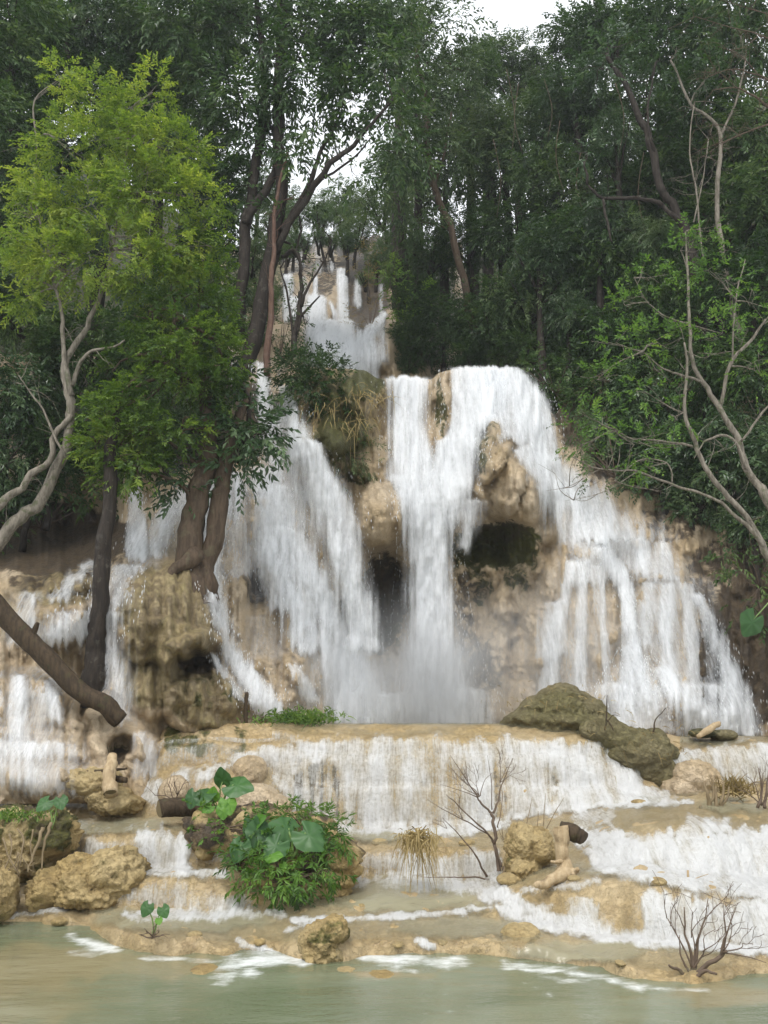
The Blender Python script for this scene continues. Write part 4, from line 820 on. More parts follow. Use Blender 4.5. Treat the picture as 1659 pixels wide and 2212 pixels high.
def forest(name, label, group, tpl, lst, bark=MB_dark, cat='tree'):
    for (u, v, Y, rad) in lst:
        c = at(u, v, Y); rw = rad*Y/cp/F
        gz_ = float(hill_z(c[0], c[1])) if Y > 29 else c[2]-rw*1.9
        h = max(c[2]-gz_, rw*1.0)
        o = empty(name, (float(c[0]), float(c[1]), float(c[2]-h)), label=label, category=cat, group=group)
        T = Tubes(); r = rb
        b = np.array([r.normal(0, .3), r.normal(0, .3), h*.5])
        T.add([(0, 0, -.4), tuple(b*.9), (0, 0, h)], [.07+.02*h, .06+.014*h, .05], 7, 5, seed=int(r.integers(999)))
        for q in range(4):
            a = r.random()*6.28; e = np.array([math.cos(a)*rw*.8, math.sin(a)*rw*.8, h+rw*(r.random()*.8-.3)])
            T.add([(0, 0, h*.8), tuple(np.array([e[0]*.5, e[1]*.5, h*.93])), tuple(e)], [.06, .045, .01], 5, 3, seed=q)
        link('trunk', T.mesh('trunk', bark), o)
        cr = link('crown', TPL[tpl], o); cr.location = (0, 0, h); s = rw/2.1
        cr.scale = (s*(.9+.25*r.random()), s*(.9+.2*r.random()), s*(.85+.3*r.random())); cr.rotation_euler = (r.normal(0, .15), r.normal(0, .15), r.random()*6.28)
forest('forest_tree', 'dark green tree in the shaded mass behind the bright yellow-green crown', 'dark trees behind the bright crown', 'dark',
 [(30,60,26,150),(250,80,30,120),(-40,250,24.5,140),(20,420,25,120),(60,690,24,110),(120,960,24,85),(200,760,24.5,110),(330,90,32,110),(260,880,24.5,90),(300,300,27,120),(-60,130,25,150),(130,300,27.5,120),(100,150,29,120),(230,200,29,110),(60,330,27,90)])
forest('background_tree', 'dark tree filling the gaps behind the paired black stems', 'dark trees behind the black stems', 'dark',
 [(400,150,34,100),(480,40,36,90),(420,290,33,80),(860,40,40,80),(905,210,40,70),(330,180,32,90),(480,430,33,60)])
forest('glossy_leaved_tree', 'blue-green glossy-leaved tree at the left edge or between the bright crown and black stems', 'glossy trees on the left', 'gloss',
 [(150,30,28,130),(-60,600,23.5,130),(30,850,23.6,110),(-40,1000,22.8,105),(330,640,25.5,100),(420,380,28,100),(460,530,28,80),(440,700,27,80),(150,450,25,120),(490,630,28.2,55),(60,1060,24,55),(380,900,25,80)])
forest('valley_tree', 'pale hazy green tree on the far slope above the upper cascade', 'far trees above the upper cascade', 'far',
 [(770,500,47,50),(830,450,48,70),(735,470,50,34),(870,530,45,60),(815,560,44,38),(890,420,50,80),(930,600,43,60),(690,470,52,34),(590,500,48,50),(545,560,42,60),(560,650,39,50),(640,460,52,36),(545,720,37,40),(760,440,56,50),(700,450,60,40),(600,440,56,50),(850,360,54,70),(560,400,52,60),(850,590,40,36),(660,525,47,20),(715,520,47,22),(620,540,45,22),(790,600,42,22),(640,515,45,24),(690,512,46,22),(750,520,44,26),(590,540,42,30)])
forest('hillside_tree', 'dark small-leaved tree on the slope right of the upper cascade', 'small-leaved trees right of the upper cascade', 'fine',
 [(1010,510,36,100),(930,540,37,75),(900,650,35,65),(885,730,34,55),(960,700,33.5,85),(1060,690,32,105),(1010,770,32,50),(880,785,33.5,36),(1130,760,31,70)])
forest('canopy_tree', 'dark glossy tree in the high canopy right of the sky gap', 'glossy canopy trees on the right', 'olive',
 [(960,340,38,110),(1060,350,36,120),(1105,140,42,85),(1150,170,43,70),(1040,130,43,60),(1250,260,34,130),(1380,250,32,125),(1200,400,33,115),(1320,430,31,115),(1150,640,31,105),(1180,250,36,90)])
forest('shade_tree', 'deep green tree in the dark forest at the right', 'deep green trees on the right', 'dark',
 [(1330,60,36,120),(1450,60,32,130),(1580,80,30,150),(1520,250,30,140),(1650,300,28,150),(1450,400,30,120),(1590,470,28,130),(1240,560,31,115),(1350,560,30,110),(1120,500,34,110),(1260,90,39,95),(1010,180,40,95)])
forest('understorey_tree', 'shaded low tree behind the open pale-branched tree', 'low trees behind the open tree', 'dark',
 [(1270,720,30,95),(1450,630,28,105),(1640,620,26,120),(1380,730,28,100),(1300,850,28,90),(1520,800,27,105),(1640,800,25.5,115),(1220,800,30,70)])
forest('waterside_tree', 'low dark-leaved tree at the foot of the right slope beside the falls', 'low trees beside the right falls', 'gloss',
 [(1400,880,27,95),(1450,990,26.2,95),(1560,950,25.5,105),(1650,1000,24.5,110),(1360,980,27,65),(1510,1080,25.8,65),(1630,1120,24.4,65),(1330,930,27,60)])
forest('edge_tree', 'dark tree beside the right edge of the picture, only its branch tips reaching in', 'dark trees at the picture edges', 'dark',
 [(1820,250,27,150),(1860,520,26,140),(1830,800,24.5,120),(1850,1050,23.4,100),(1980,700,25,150),(1960,300,27,150)])
forest('edge_tree', 'glossy dark tree beside the left edge of the picture, only its branch tips reaching in', 'dark trees at the picture edges', 'gloss',
 [(-200,300,25.5,140),(-220,600,24.5,130),(-190,850,23.6,110),(-200,1050,22.6,80),(-330,700,25,140)])
forest('frond_tree', 'tree with long drooping feathery fronds in the forest right of the sky gap', 'feathery trees on the right', 'frond',
 [(1240,200,32.6,80),(1330,300,30,70),(1150,330,34,75),(1080,260,36,80),(1160,560,30,70),(1290,480,29.5,60),(1230,680,29.5,55),(1420,520,28,60),(360,170,30,80)])
for q, (u, v0, v1, Y) in enumerate([(1095,150,360,33),(1120,180,330,32.6),(1175,170,300,32),(1210,260,420,31),(1065,300,470,33),(1390,330,520,28.4),(1330,180,330,29),(1255,330,470,30.4)]):
    T = Tubes(); a, b = at(u, v0, Y), at(u+8, v1, Y-.3); T.add([a, (a+b)/2+np.array([.25*(-1)**q, 0, 0]), b], [.018, .015, .01], 5, 6, seed=q)
    me = T.mesh('liana', MB_brown); me.transform(__import__('mathutils').Matrix.Translation(-Vector(a))); o = link('liana', me, label='thin brown liana hanging down before the dark forest on the right', category='liana', group='lianas in the right forest'); o.location = a
# ------------------------------------------------------------------ rocks, logs, plants and dead shrubs standing on the terraces
Mtx = __import__('mathutils').Matrix
def gY(u, v):
    j = int(np.clip(round((u-UU[0])/du), 0, NU-1)); c = tv[:, j]
    for i in range(len(c)-1):
        if c[i] >= v >= c[i+1]:
            t = (c[i]-v)/max(c[i]-c[i+1], 1e-6); return float(gy2[i, j]*(1-t)+gy2[i+1, j]*t)
    return float(gy2[np.argmin(np.abs(c-v)), j])
def gP(u, v): return at(u, v, gY(u, v))
def ico(sub):
    import bmesh
    bm = bmesh.new(); bmesh.ops.create_icosphere(bm, subdivisions=sub, radius=1)
    V_ = np.array([v.co[:] for v in bm.verts]); F_ = np.array([[v.index for v in f.verts] for f in bm.faces]); bm.free(); return V_, F_
ICO6, ICO5, ICO4 = ico(6), ico(5), ico(4)
def rock(name, label, lobes, Y, depth, m, seed, rough=.10, cat='rock', group=None, ic=None, moss=.0, soil_shade=0.0, squash=.35, back=.0, knob=.5):
    """one solid stone: lobes (u,v,ru,rv[,dy]) give its outline, depth its thickness"""
    D, F_ = ic or (ICO6 if len(lobes) > 1 else ICO5)
    Y = Y+.55*depth
    lb = np.array([list(l)+[0]*(5-len(l)) for l in lobes], float); lb[:, 2:4] *= .9; k = Y/cp/F
    c0 = at(lb[:, 0].mean(), lb[:, 1].mean(), Y)
    rr = np.zeros(len(D)); al = 7.0/ (k*lb[:, 2:4].mean())
    for u, v, ru, rv, dy in lb:
        c = at(u, v, Y)+np.array([0, dy, 0])-c0; rad = np.array([ru*k, depth*(.7+.3*ru/lb[:, 2].max()), rv*k])
        d = D/rad; o = -c/rad; A = (d*d).sum(1); B = -(d*o).sum(1)*1.0; B = (d*(-o)).sum(1); Cc = (o*o).sum()-1
        disc = B*B-A*Cc; t = np.where(disc > 0, (B+np.sqrt(np.maximum(disc, 0)))/A, 0)
        rr = np.maximum(rr, t)
    sc_ = k*lb[:, 2:4].mean()
    P_ = D*rr[:, None]; w = P_/sc_
    n = fbm(w[:, 0]*1.3+seed, w[:, 1]*1.3, w[:, 2]*1.3, 5, seed)
    kn = 1-2*np.abs(fbm(w[:, 0]*2.2+seed, w[:, 1]*2.2, w[:, 2]*2.2, 5, seed+5))+.5*fbm(w[:, 0]*9, w[:, 1]*9, w[:, 2]*9, 3, seed+6)
    P_ = P_*(1+rough*n*1.6+rough*knob*(kn-.55)*1.4)[:, None]
    wp = P_+c0; fl_ = fbm(wp[:, 0]*2.5, wp[:, 1]*2.5, wp[:, 2]*2.5, 3, seed+9)
    mo = moss*(.75+fl_*1.2)+.25*moss*(D[:, 2] > .2); so = soil_shade*(.8+fl_)
    me = mesh_np(name, P_, F_, m, attrs={'moss': mo, 'soil_shade': so})
    o = link(name, me, label=label, category=cat); o.location = c0
    if group: o['group'] = group
    return o
rock('boulder', 'big two-lobed ochre boulder standing in the water at the front left', [(248,1893,66,62),(175,1906,62,54),(112,1918,40,42),(200,1928,100,32)], 14.9, .6, M_ochre, 5, rough=.15, moss=.25, knob=.8)
rock('boulder', 'ochre boulder cut off by the left edge of the picture at the waterline', [(-12,1930,46,52),(-24,1950,56,44)], 14.4, .6, M_ochre, 8, rough=.13, moss=.35)
rock('boulder', 'small pointed ochre rock with a dark face rising from the front shelf', [(695,2040,46,46),(700,2060,52,30),(720,2010,34,26)], 12.5, .4, M_ochre, 12, rough=.17, moss=.35)
rock('boulder', 'round pale yellow boulder on the front shelf right of the middle', [(1125,2025,44,28)], 13.0, .35, M_ochre, 14, rough=.13)
for q, (u, v, ru, rv, lab) in enumerate([(822,2110,46,9,'flat tan stone just breaking the pool surface in front of the dark pointed rock'), (748,2104,38,8,'smaller flat tan stone in the pool below the dark pointed rock'), (440,2098,34,8,'low tan stone in the pool left of the white pour')]):
    rock('pool_stone', lab, [(u, v, ru, rv)], float(Yof(v+3, 0)), .35, M_ochre, 20+q, group='flat stones in the front pool', ic=ICO4)
rock('earth_bank', 'ochre earth bank with hanging roots at the left edge behind the two-lobed boulder', [(20,1815,90,65),(100,1800,55,52),(-30,1850,110,60),(60,1860,60,45)], 15.6, .8, M_ochre, 17, rough=.2, moss=.55, soil_shade=.35, cat='bank')
rock('plant_mound', 'brown overhanging rock mound covered by the leafy green clump', [(640,1845,100,85),(590,1895,75,62),(690,1860,80,65),(560,1800,90,55),(470,1795,55,50)], 15.6, .9, M_ochre, 19, rough=.16, soil_shade=.65, moss=.3)
rock('boulder', 'tan knobbly rock at the right foot of the leafy green clump', [(738,1862,38,30),(720,1895,50,30),(700,1925,60,25)], 15.1, .45, M_ochre, 23, rough=.16)
rock('boulder', 'smooth tan rock behind the upper elephant-ear leaves beside the curtain fall', [(555,1735,52,42),(590,1745,40,30)], 17.2, .5, M_travertine, 25, rough=.08)
rock('boulder', 'blocky tan rock half under the water slide above the elephant-ear leaves', [(540,1672,40,42)], 18.3, .5, M_travertine, 27, rough=.1)
rock('boulder', 'pinkish tan rock with dead twigs behind the cut log', [(378,1712,34,36)], 17.5, .4, M_travertine, 29, rough=.1)
rock('boulder', 'ochre rock under the upright driftwood pole', [(205,1690,62,30),(235,1722,50,26),(250,1735,60,22)], 17.3, .5, M_ochre, 31, rough=.18, moss=.3)
rock('boulder', 'ochre rock tangled with dead shrub stems behind the bare sapling', [(1128,1825,36,46),(1160,1828,36,38),(1130,1870,40,36)], float(gY(1140,1890))+.1, .5, M_ochre, 33, rough=.15, moss=.3)
rock('mossy_rock', 'brown mossy mound in front of the right falls, tallest of the mossy rocks', [(1205,1560,128,42),(1215,1530,72,54),(1195,1540,80,48),(1240,1545,70,48),(1150,1562,60,26),(1222,1510,34,34)], 19.9, 1.1, M_mossrock, 35, rough=.14, knob=.45, moss=.15)
rock('mossy_rock', 'mossy rock ridge sloping down to the right beside the curtain fall', [(1370,1625,95,44),(1300,1580,52,30),(1330,1596,60,38),(1360,1612,60,46),(1385,1632,60,48),(1405,1655,56,46),(1425,1672,46,38),(1442,1690,34,28)], 18.9, .7, M_mossrock, 37, rough=.14, knob=.45, moss=.15)
rock('boulder', 'smooth tan rock at the right foot of the mossy ridge', [(1500,1685,58,42),(1470,1705,50,36),(1545,1715,50,30)], 18.6, .5, M_travertine, 39, rough=.1)
for q, (u, v, ru, rv, lab) in enumerate([(1412,1592,26,20,'small dark mossy stone just right of the mossy mound'), (1518,1584,30,11,'flat mossy stone at the foot of the right falls'), (1562,1588,30,13,'mossy stone with a driftwood stick leaning on it')]):
    rock('mossy_stone', lab, [(u, v, ru, rv)], 20.2, .4, M_mossrock, 40+q, moss=.5, group='mossy stones below the right falls', ic=ICO4)
for q, (u, v, ru, rv, Y, lab) in enumerate([(150,1695,34,18,17.8,'low ochre stone left of the driftwood pole'), (765,1880,20,14,15.2,'little ochre stone beside the leafy clump at its right'), (445,1840,22,18,15.6,'dark little stone under the left plants of the leafy clump'), (1100,1900,26,14,14.7,'wet stone at the foot of the bare sapling')]):
    rock('stone', lab, [(u, v, ru, rv)], Y, .3, M_ochre, 50+q, ic=ICO4, moss=.2)

M_bulb = rock_material('olive_rock', (.30, .235, .125), (.17, .125, .065), (.24, .19, .08), (.12, .12, .03), bump=.07)
rs = np.random.default_rng(77)
PEB = [(130,1990),(420,2020),(560,2036),(860,2040),(955,2036),(1010,1965),(1260,2060),(1340,2080),(780,1958),(820,1820),(1010,1822),(330,1800),(480,1890),(1240,1898),(1420,1905),(150,1880),(1380,1735),(1620,1910)]
for q, (u, v) in enumerate(PEB):
    Y = gY(u, v); s_ = 6+9*rs.random()
    rock('pebble', 'small tan stone lying in the shallow water on a terrace', [(u, v, s_*1.5, s_*.7)], Y-.05, .12, M_ochre, 200+q, group='small stones scattered on the terraces', ic=ICO4, moss=.1)
M_wood = bark_material('driftwood', (.34, .25, .145), (.46, .355, .22), (.12, .085, .05), .5)
M_rot = bark_material('dark_log', (.036, .025, .015), (.07, .048, .028), (.06, .06, .025), .5)
M_cut = simple('cut_wood', (.13, .10, .05), .8)
M_twig = simple('dead_twig', (.12, .085, .06), .8)
M_twig2 = simple('dead_stem', (.20, .15, .085), .8)
def tube_thing(name, label, cat, limbs_, m, part=None, **kw):
    T = Tubes()
    for q, (pts, Y0, Y1) in enumerate(limbs_): T.traced(pts, Y0, Y1, sides=10, seed=len(name)+q, rough=kw.get('rough', .14), wig=.25)
    f = at(limbs_[0][0][0][0], limbs_[0][0][0][1], limbs_[0][1])
    me = T.mesh(part or name, m); me.transform(Mtx.Translation(-Vector(f)))
    o = link(name, me, label=label, category=cat); o.location = f; return o
def disc(c, nrm, rad, seed):
    r = np.random.default_rng(seed); n = unit(np.asarray(nrm, float)); a = unit(np.cross(n, [0, 0, 1.01])); b = np.cross(n, a)
    t = np.linspace(0, 2*math.pi, 16, endpoint=False); V_ = [np.zeros(3)+n*.012]
    for k in (.55, 1.0):
        for x in t: V_.append((a*math.cos(x)+b*math.sin(x))*rad*k*(1+.05*r.normal())+n*(.008 if k < 1 else .0))
    V_ = np.array(V_)+np.asarray(c); i = np.arange(16); j = (i+1) % 16
    return V_, np.stack([i*0, 1+i, 1+j], -1), np.stack([1+i, 17+i, 17+j, 1+j], -1)
def cut_end(parent, c, nrm, rad, seed=1):
    V_, t, q = disc(c, nrm, rad, seed); me = mesh_np('cut_end', V_, [q, t], M_cut); return link('cut_end', me, parent)
o = tube_thing('fallen_log', 'long dark log slanting down from the left edge onto the ledge', 'log', [([(-70,1240,46),(0,1322,44),(80,1400,40),(160,1480,38),(225,1525,38),(262,1556,36)], 18.0, 18.55), ([(60,1385,16),(75,1360,12),(82,1345,8)], 18.15, 18.1)], M_rot)
a, b = at(262, 1556, 18.55), at(225, 1525, 18.4); cut_end(o, a-np.array(o.location), a-b, .17)
o = tube_thing('cut_log', 'short dark sawn log lying at the left of the elephant-ear plants', 'log', [([(346,1746,36),(380,1744,38),(430,1742,36),(470,1744,32)], 16.3, 16.75)], M_rot, rough=.06)
a, b = at(346, 1746, 16.3), at(380, 1744, 16.5); cut_end(o, a-np.array(o.location), a-b, .15)
o = tube_thing('driftwood_pole', 'upright tan driftwood pole leaning against the dark hollow on the left', 'driftwood', [([(238,1714,30),(236,1690,29),(238,1660,26),(242,1632,17)], 16.8, 17.2)], M_wood)
a, b = at(238, 1714, 16.8), at(236, 1690, 16.9); cut_end(o, a-np.array(o.location), a-b, .125)
tube_thing('dead_branch', 'dark broken branch end beside the upright driftwood pole', 'branch', [([(240,1675,10),(258,1684,13),(272,1686,12)], 17.3, 17.1), ([(180,1668,7),(240,1664,6),(275,1660,4)], 17.3, 17.4)], M_rot)
tube_thing('standing_stick', 'single thin dark stick standing on the ledge left of the main fall', 'stick', [([(530,1562,9),(531,1530,9),(533,1496,8)], 20.0, 20.0)], M_rot)
yS = float(gY(1215, 1900))
o = tube_thing('driftwood_stump', 'upright pale driftwood stump with a root foot and a dark stub behind it', 'driftwood', [
 ([(1226,1900,46),(1222,1880,34),(1216,1850,27),(1214,1815,29),(1211,1784,33)], yS, yS+.12), ([(1224,1885,30),(1200,1900,22),(1172,1910,17),(1158,1912,11)], yS-.05, yS-.3), ([(1228,1885,18),(1242,1882,13),(1250,1876,7)], yS-.05, yS-.1),
 ([(1215,1860,9),(1202,1862,7),(1190,1860,4)], yS, yS-.08)], M_wood)
T = Tubes(); T.traced([(1212,1790,28),(1232,1797,33),(1250,1806,31),(1262,1812,25)], yS+.18, yS+.1, sides=10, wig=.2)
me = T.mesh('log_stub', M_rot); f = np.array(o.location); me.transform(Mtx.Translation(-Vector(f))); link('log_stub', me, o)
tube_thing('driftwood_stick', 'short driftwood stick lying on the mossy stones under the right falls', 'driftwood', [([(1505,1592,8),(1530,1578,14),(1548,1566,12),(1556,1562,7)], 19.8, 19.9)], M_wood)

def twigs(T, base, dirs, Y, r, seed, L, wid, depth=2, spread=.5, n=3, droop=0.0):
    """recursive bare twigs: base point, list of directions"""
    rr = np.random.default_rng(seed)
    def go(p, d, l, w, k):
        m = p+d*l*.5+rr.normal(0, .06*l, 3); e = p+d*l+rr.normal(0, .1*l, 3)+np.array([0, 0, -droop*l])
        T.add([p, m, e], [w, w*.75, w*.45 if k else .002], 4 if w < .012 else 6, 3, seed=seed)
        if k:
            for q in range(n):
                s = m if q == 0 else (p*.15+e*.85 if q == 1 else e)
                go(s, unit(d+rr.normal(0, spread, 3)+np.array([0, 0, .15])), l*(.55+.3*rr.random()), w*.5, k-1)
    for d in dirs: go(np.asarray(base, float), unit(np.asarray(d, float)), L*(.75+.5*rr.random()), wid, depth)
def twig_thing(name, label, cat, traced, tw, m, group=None):
    T = Tubes()
    for q, (pts, Y0, Y1) in enumerate(traced): T.traced(pts, Y0, Y1, sides=6, seed=q, rough=.1)
    for q, (u, v, Y, dirs, L, wid, depth, n, sp_) in enumerate(tw): twigs(T, at(u, v, Y), dirs, Y, None, 70+q*3+len(name), L, wid, depth, sp_, n)
    f = at(traced[0][0][0][0], traced[0][0][0][1], traced[0][1]) if traced else at(tw[0][0], tw[0][1], tw[0][2])
    me = T.mesh(name, m); me.transform(Mtx.Translation(-Vector(f))); o = link(name, me, label=label, category=cat); o.location = f
    if group: o['group'] = group
    return o
# V coordinates of the sapling read from the enlarged photograph
yB = float(gY(1075, 1893))
def zz(l): return [(864+x*.2929, 1620+y*.2929, w) for x, y, w in l]
twig_thing('bare_sapling', 'leafless grey-brown sapling with forked trunk in front of the curtain fall', 'dead shrub', [
 (zz([(725,950,9),(715,800,7.5),(705,680,7),(690,560,6.5),(678,465,6)]), yB, yB+.1), (zz([(678,470,5),(600,400,4.5),(575,350,3.5),(500,230,2.4),(420,110,1.5),(370,40,.8)]), yB+.1, yB-.1), (zz([(684,460,5),(715,400,3.5),(735,300,2.6),(780,190,1.8),(830,60,.9)]), yB+.1, yB+.3),
 (zz([(705,690,5),(640,610,4),(540,520,3),(400,380,2),(340,330,1)]), yB+.05, yB-.2), (zz([(640,940,5),(600,850,4),(540,760,3.2),(420,610,2),(310,500,1)]), yB, yB-.3), (zz([(640,620,3),(500,530,2.4),(340,450,1.6),(200,365,.8)]), yB, yB-.4),
 (zz([(575,350,2.5),(530,330,1.8),(420,290,1.2),(300,255,.7)]), yB, yB-.2), (zz([(680,440,2.5),(676,250,1.6),(660,140,1.1),(645,40,.6)]), yB+.1, yB+.1), (zz([(715,570,2.5),(745,470,1.8),(755,350,1.2),(750,250,.6)]), yB+.1, yB+.2),
 (zz([(690,960,4),(560,940,3),(430,940,2.2),(280,940,1.4),(150,935,.8)]), yB-.1, yB-.6), (zz([(745,940,6),(770,880,5),(800,840,3)]), yB, yB+.05), (zz([(750,860,4),(720,780,3),(700,700,2)]), yB-.1, yB), (zz([(590,340,1.8),(620,230,1.2),(680,170,.7)]), yB, yB+.1), (zz([(500,230,1.5),(490,150,1),(480,80,.6)]), yB-.1, yB-.1), (zz([(440,420,1.4),(430,330,1),(360,300,.6)]), yB-.1, yB-.2)],
 [(1036,1722,yB,[(-.6,-.1,.8),(-.2,.2,1),(-.9,.3,.5)],.3,.008,2,3,.5), (1080,1690,yB+.2,[(.5,0,.9),(.1,.2,1),(.9,.1,.4)],.28,.007,2,3,.5), (1000,1768,yB-.2,[(-.8,0,.5),(-.4,-.3,.8)],.25,.006,1,3,.5), (965,1790,yB-.3,[(-.8,0,.4),(-.5,.2,.7)],.22,.005,1,3,.5)], M_twig)
twig_thing('dead_shrub', 'dead shrub of thin upright stems growing on the ochre rock beside the sapling', 'dead shrub', [(zz([(810,900,6),(815,700,4),(825,545,2)]), yB-.1, yB), (zz([(850,860,6),(850,700,4),(835,620,2)]), yB-.1, yB), (zz([(905,840,6),(905,700,4.5),(925,600,2.5),(975,350,.8)]), yB-.1, yB), (zz([(1000,850,6),(1020,720,4.5),(1050,580,2.5),(1075,320,.8)]), yB-.1, yB+.1), (zz([(1010,830,5),(1040,680,3.5),(1120,500,2),(1210,350,.7)]), yB-.1, yB), (zz([(1005,700,3),(1015,580,2),(1020,450,.7)]), yB-.1, yB), (zz([(830,940,8),(900,870,7),(1000,830,5)]), yB-.3, yB-.25), (zz([(800,880,8),(870,900,6),(960,860,5)]), yB-.3, yB-.3), (zz([(760,920,7),(790,850,6),(830,800,5)]), yB-.25, yB-.2)],
 [(1095,1850,yB-.15,[(.1,0,1),(.4,0,.8),(-.2,0,1)],.25,.012,1,3,.5)], M_twig2)
yD = float(gY(1500, 2095))
twig_thing('dead_shrub', 'dead shrub with crooked stems and exposed roots at the front right corner', 'dead shrub', [([(1497,2105,9),(1492,2060,6),(1480,2010,4),(1478,1960,2)], yD, yD), ([(1500,2100,8),(1505,2040,5),(1522,1990,3),(1530,1940,1.5)], yD, yD+.1), ([(1505,2100,9),(1535,2080,8),(1560,2060,8),(1568,2055,6)], yD-.1, yD-.2), ([(1560,2058,6),(1570,2010,3.5),(1590,1960,1.5)], yD-.2, yD-.2), ([(1565,2058,3),(1610,2065,2),(1655,2080,1)], yD-.2, yD-.4), ([(1480,2010,2.4),(1466,1975,1.6),(1450,1950,.8)], yD, yD-.1), ([(1505,2040,3),(1525,1985,2),(1575,1930,1)], yD, yD), ([(1480,2105,8),(1460,2092,6),(1445,2085,4)], yD, yD-.15), ([(1500,2108,9),(1520,2100,7),(1548,2102,4)], yD-.1, yD-.3), ([(1488,2100,5),(1470,2060,3),(1468,2020,1.5)], yD, yD)],
 [(1497,2095,yD,[(-.3,0,1),(.1,.1,1),(.4,-.2,.8)],.5,.014,2,3,.45), (1565,2055,yD-.2,[(.5,0,.8),(.9,0,.3),(.1,0,1)],.35,.009,2,3,.5)], M_twig)
tube_thing('thin_pole', 'thin pale stick standing upright behind the front right dead shrub', 'stick', [([(1468,2050,5),(1478,1990,5),(1486,1940,5),(1486,1880,4)], 13.2, 13.3), ([(1487,1905,2),(1510,1895,1.6),(1530,1888,1)], 13.3, 13.25)], M_wood)
y1 = 17.3
twig_thing('dead_shrub', 'brown clump of thick broken stems in the water below the tan right rock', 'dead shrub', [([(1530,1758,11),(1530,1730,8),(1524,1690,5)], y1, y1), ([(1540,1758,11),(1545,1735,8),(1548,1700,5)], y1, y1), ([(1550,1756,10),(1558,1730,7),(1562,1690,4)], y1, y1), ([(1535,1750,8),(1538,1720,6),(1540,1685,3)], y1, y1), ([(1545,1750,9),(1570,1725,5),(1574,1700,3)], y1, y1), ([(1525,1765,9),(1515,1745,6),(1512,1738,4)], y1-.1, y1-.1)], [(1542,1720,y1,[(.2,0,1),(-.3,0,1)],.2,.015,1,3,.4)], M_twig2)
twig_thing('twiggy_bush', 'twiggy bush with a few grey-green leaves at the right edge', 'shrub', [([(1640,1745,8),(1645,1700,4),(1640,1660,2)], 17, 17), ([(1650,1745,8),(1655,1700,4),(1665,1650,2)], 17, 17)], [(1645,1740,17.,[(-.4,0,1),(.1,0,1),(.5,0,.8),(-.8,0,.5)],.4,.014,2,3,.5)], M_twig)
twig_thing('dead_twig', 'small dead twig standing on the mossy ridge', 'twig', [([(1308,1578,4),(1310,1540,3),(1312,1502,1.2)], 18.6, 18.6), ([(1309,1552,3),(1320,1568,2.4),(1326,1578,2)], 18.6, 18.5), ([(1310,1560,2.4),(1325,1545,1.6),(1340,1548,.8)], 18.6, 18.6)], [], M_rot)
twig_thing('dead_twig', 'curved thin twig rising from the small dark mossy stone', 'twig', [([(1412,1585,4),(1414,1560,3),(1425,1545,2),(1438,1530,1.5)], 20, 20)], [], M_rot)
twig_thing('dead_twigs', 'tangle of dead twigs on the pinkish rock behind the cut log', 'twigs', [], [(378,1735,17.0,[(-.3,-.2,1),(.3,-.2,.9),(.0,-.3,.8),(-.7,-.2,.4)],.3,.012,1,3,.6)], M_twig)
twig_thing('hanging_roots', 'pale tangled roots hanging down the earth bank at the left edge', 'roots', [([(40,1790,4),(50,1820,4),(44,1870,3)], 14.9, 14.75), ([(20,1800,4),(24,1840,3),(10,1880,3)], 14.9, 14.7), ([(70,1790,4),(66,1830,3),(72,1876,2)], 14.9, 14.8), ([(95,1785,8),(85,1810,7),(70,1850,5),(60,1885,3)], 14.9, 14.7), ([(5,1810,4),(20,1850,3),(36,1884,2)], 14.8, 14.7), ([(110,1780,8),(104,1800,6),(92,1840,4),(90,1880,3)], 15, 14.8)], [(40,1840,14.8,[(.2,-.2,-1),(-.3,-.2,-1),(.6,-.2,-.6)],.3,.012,1,3,.5)], M_twig2)

# grass and straw
def blades(cs, dirs, L, wd, r, bend=.6, nseg=4):
    n = len(cs); d = unit(dirs); sd = unit(np.cross(d, np.array([.1, -1., .3])+r.normal(0, .4, (n, 3))))
    t = np.linspace(0, 1, nseg+1); l = L*(.5+.8*r.random(n))
    p = cs[:, None]+d[:, None]*(l[:, None]*t)[..., None]+np.array([0, 0, -1.])*(bend*l[:, None]*t**2)[..., None]
    w = (wd*.5*(1-t**1.5*.95))[None, :, None]*sd[:, None]
    V_ = np.stack([p-w, p+w], 2).reshape(-1, 3); m = 2*(nseg+1)
    i = np.arange(nseg)*2; f = np.stack([i, i+1, i+3, i+2], -1)
    return V_, (f[None]+(np.arange(n)*m)[:, None, None]).reshape(-1, 4), np.repeat(r.random(n), m)
ML_straw = leaf_material('straw', (.14, .10, .04), (.27, .20, .085), (.40, .31, .15), rough=.7, trans=.15, spec=.2)
ML_grass = leaf_material('grass_blade', (.04, .085, .014), (.085, .16, .025), (.17, .25, .04), rough=.5, trans=.3)
def tuft(name, label, cat, c, rad, n, L, wd, m, up, bend, seed, group=None):
    r = np.random.default_rng(seed); c = np.asarray(c, float)
    cs = r.normal(0, 1, (n, 3))*np.asarray(rad)*.5; d = np.asarray(up)+r.normal(0, .5, (n, 3))
    V_, f, t = blades(cs, d, L, wd, r, bend); o = link(name, mesh_np(name, V_, f, m, attrs={'tint': t}, smooth=False), label=label, category=cat); o.location = c
    if group: o['group'] = group
    return o
tuft('straw_tuft', 'drooping tuft of dry straw on a dark stone left of the bare sapling', 'dry grass', at(900,1806,15.4), (.26,.2,.1), 240, .46, .018, ML_straw, (0,-.35,.3), 1.5, 3)
tuft('grass_clump', 'low bright green cushion of grass on the ledge left of the main fall', 'grass clump', at(647,1552,20.0), (.85,.4,.16), 800, .22, .028, ML_grass, (0,-.2,.6), .5, 4)
rock('stone', 'tan stone beneath the bright green grass cushion on the ledge', [(650,1552,40,12)], 20.3, .4, M_travertine, 67, ic=ICO4)
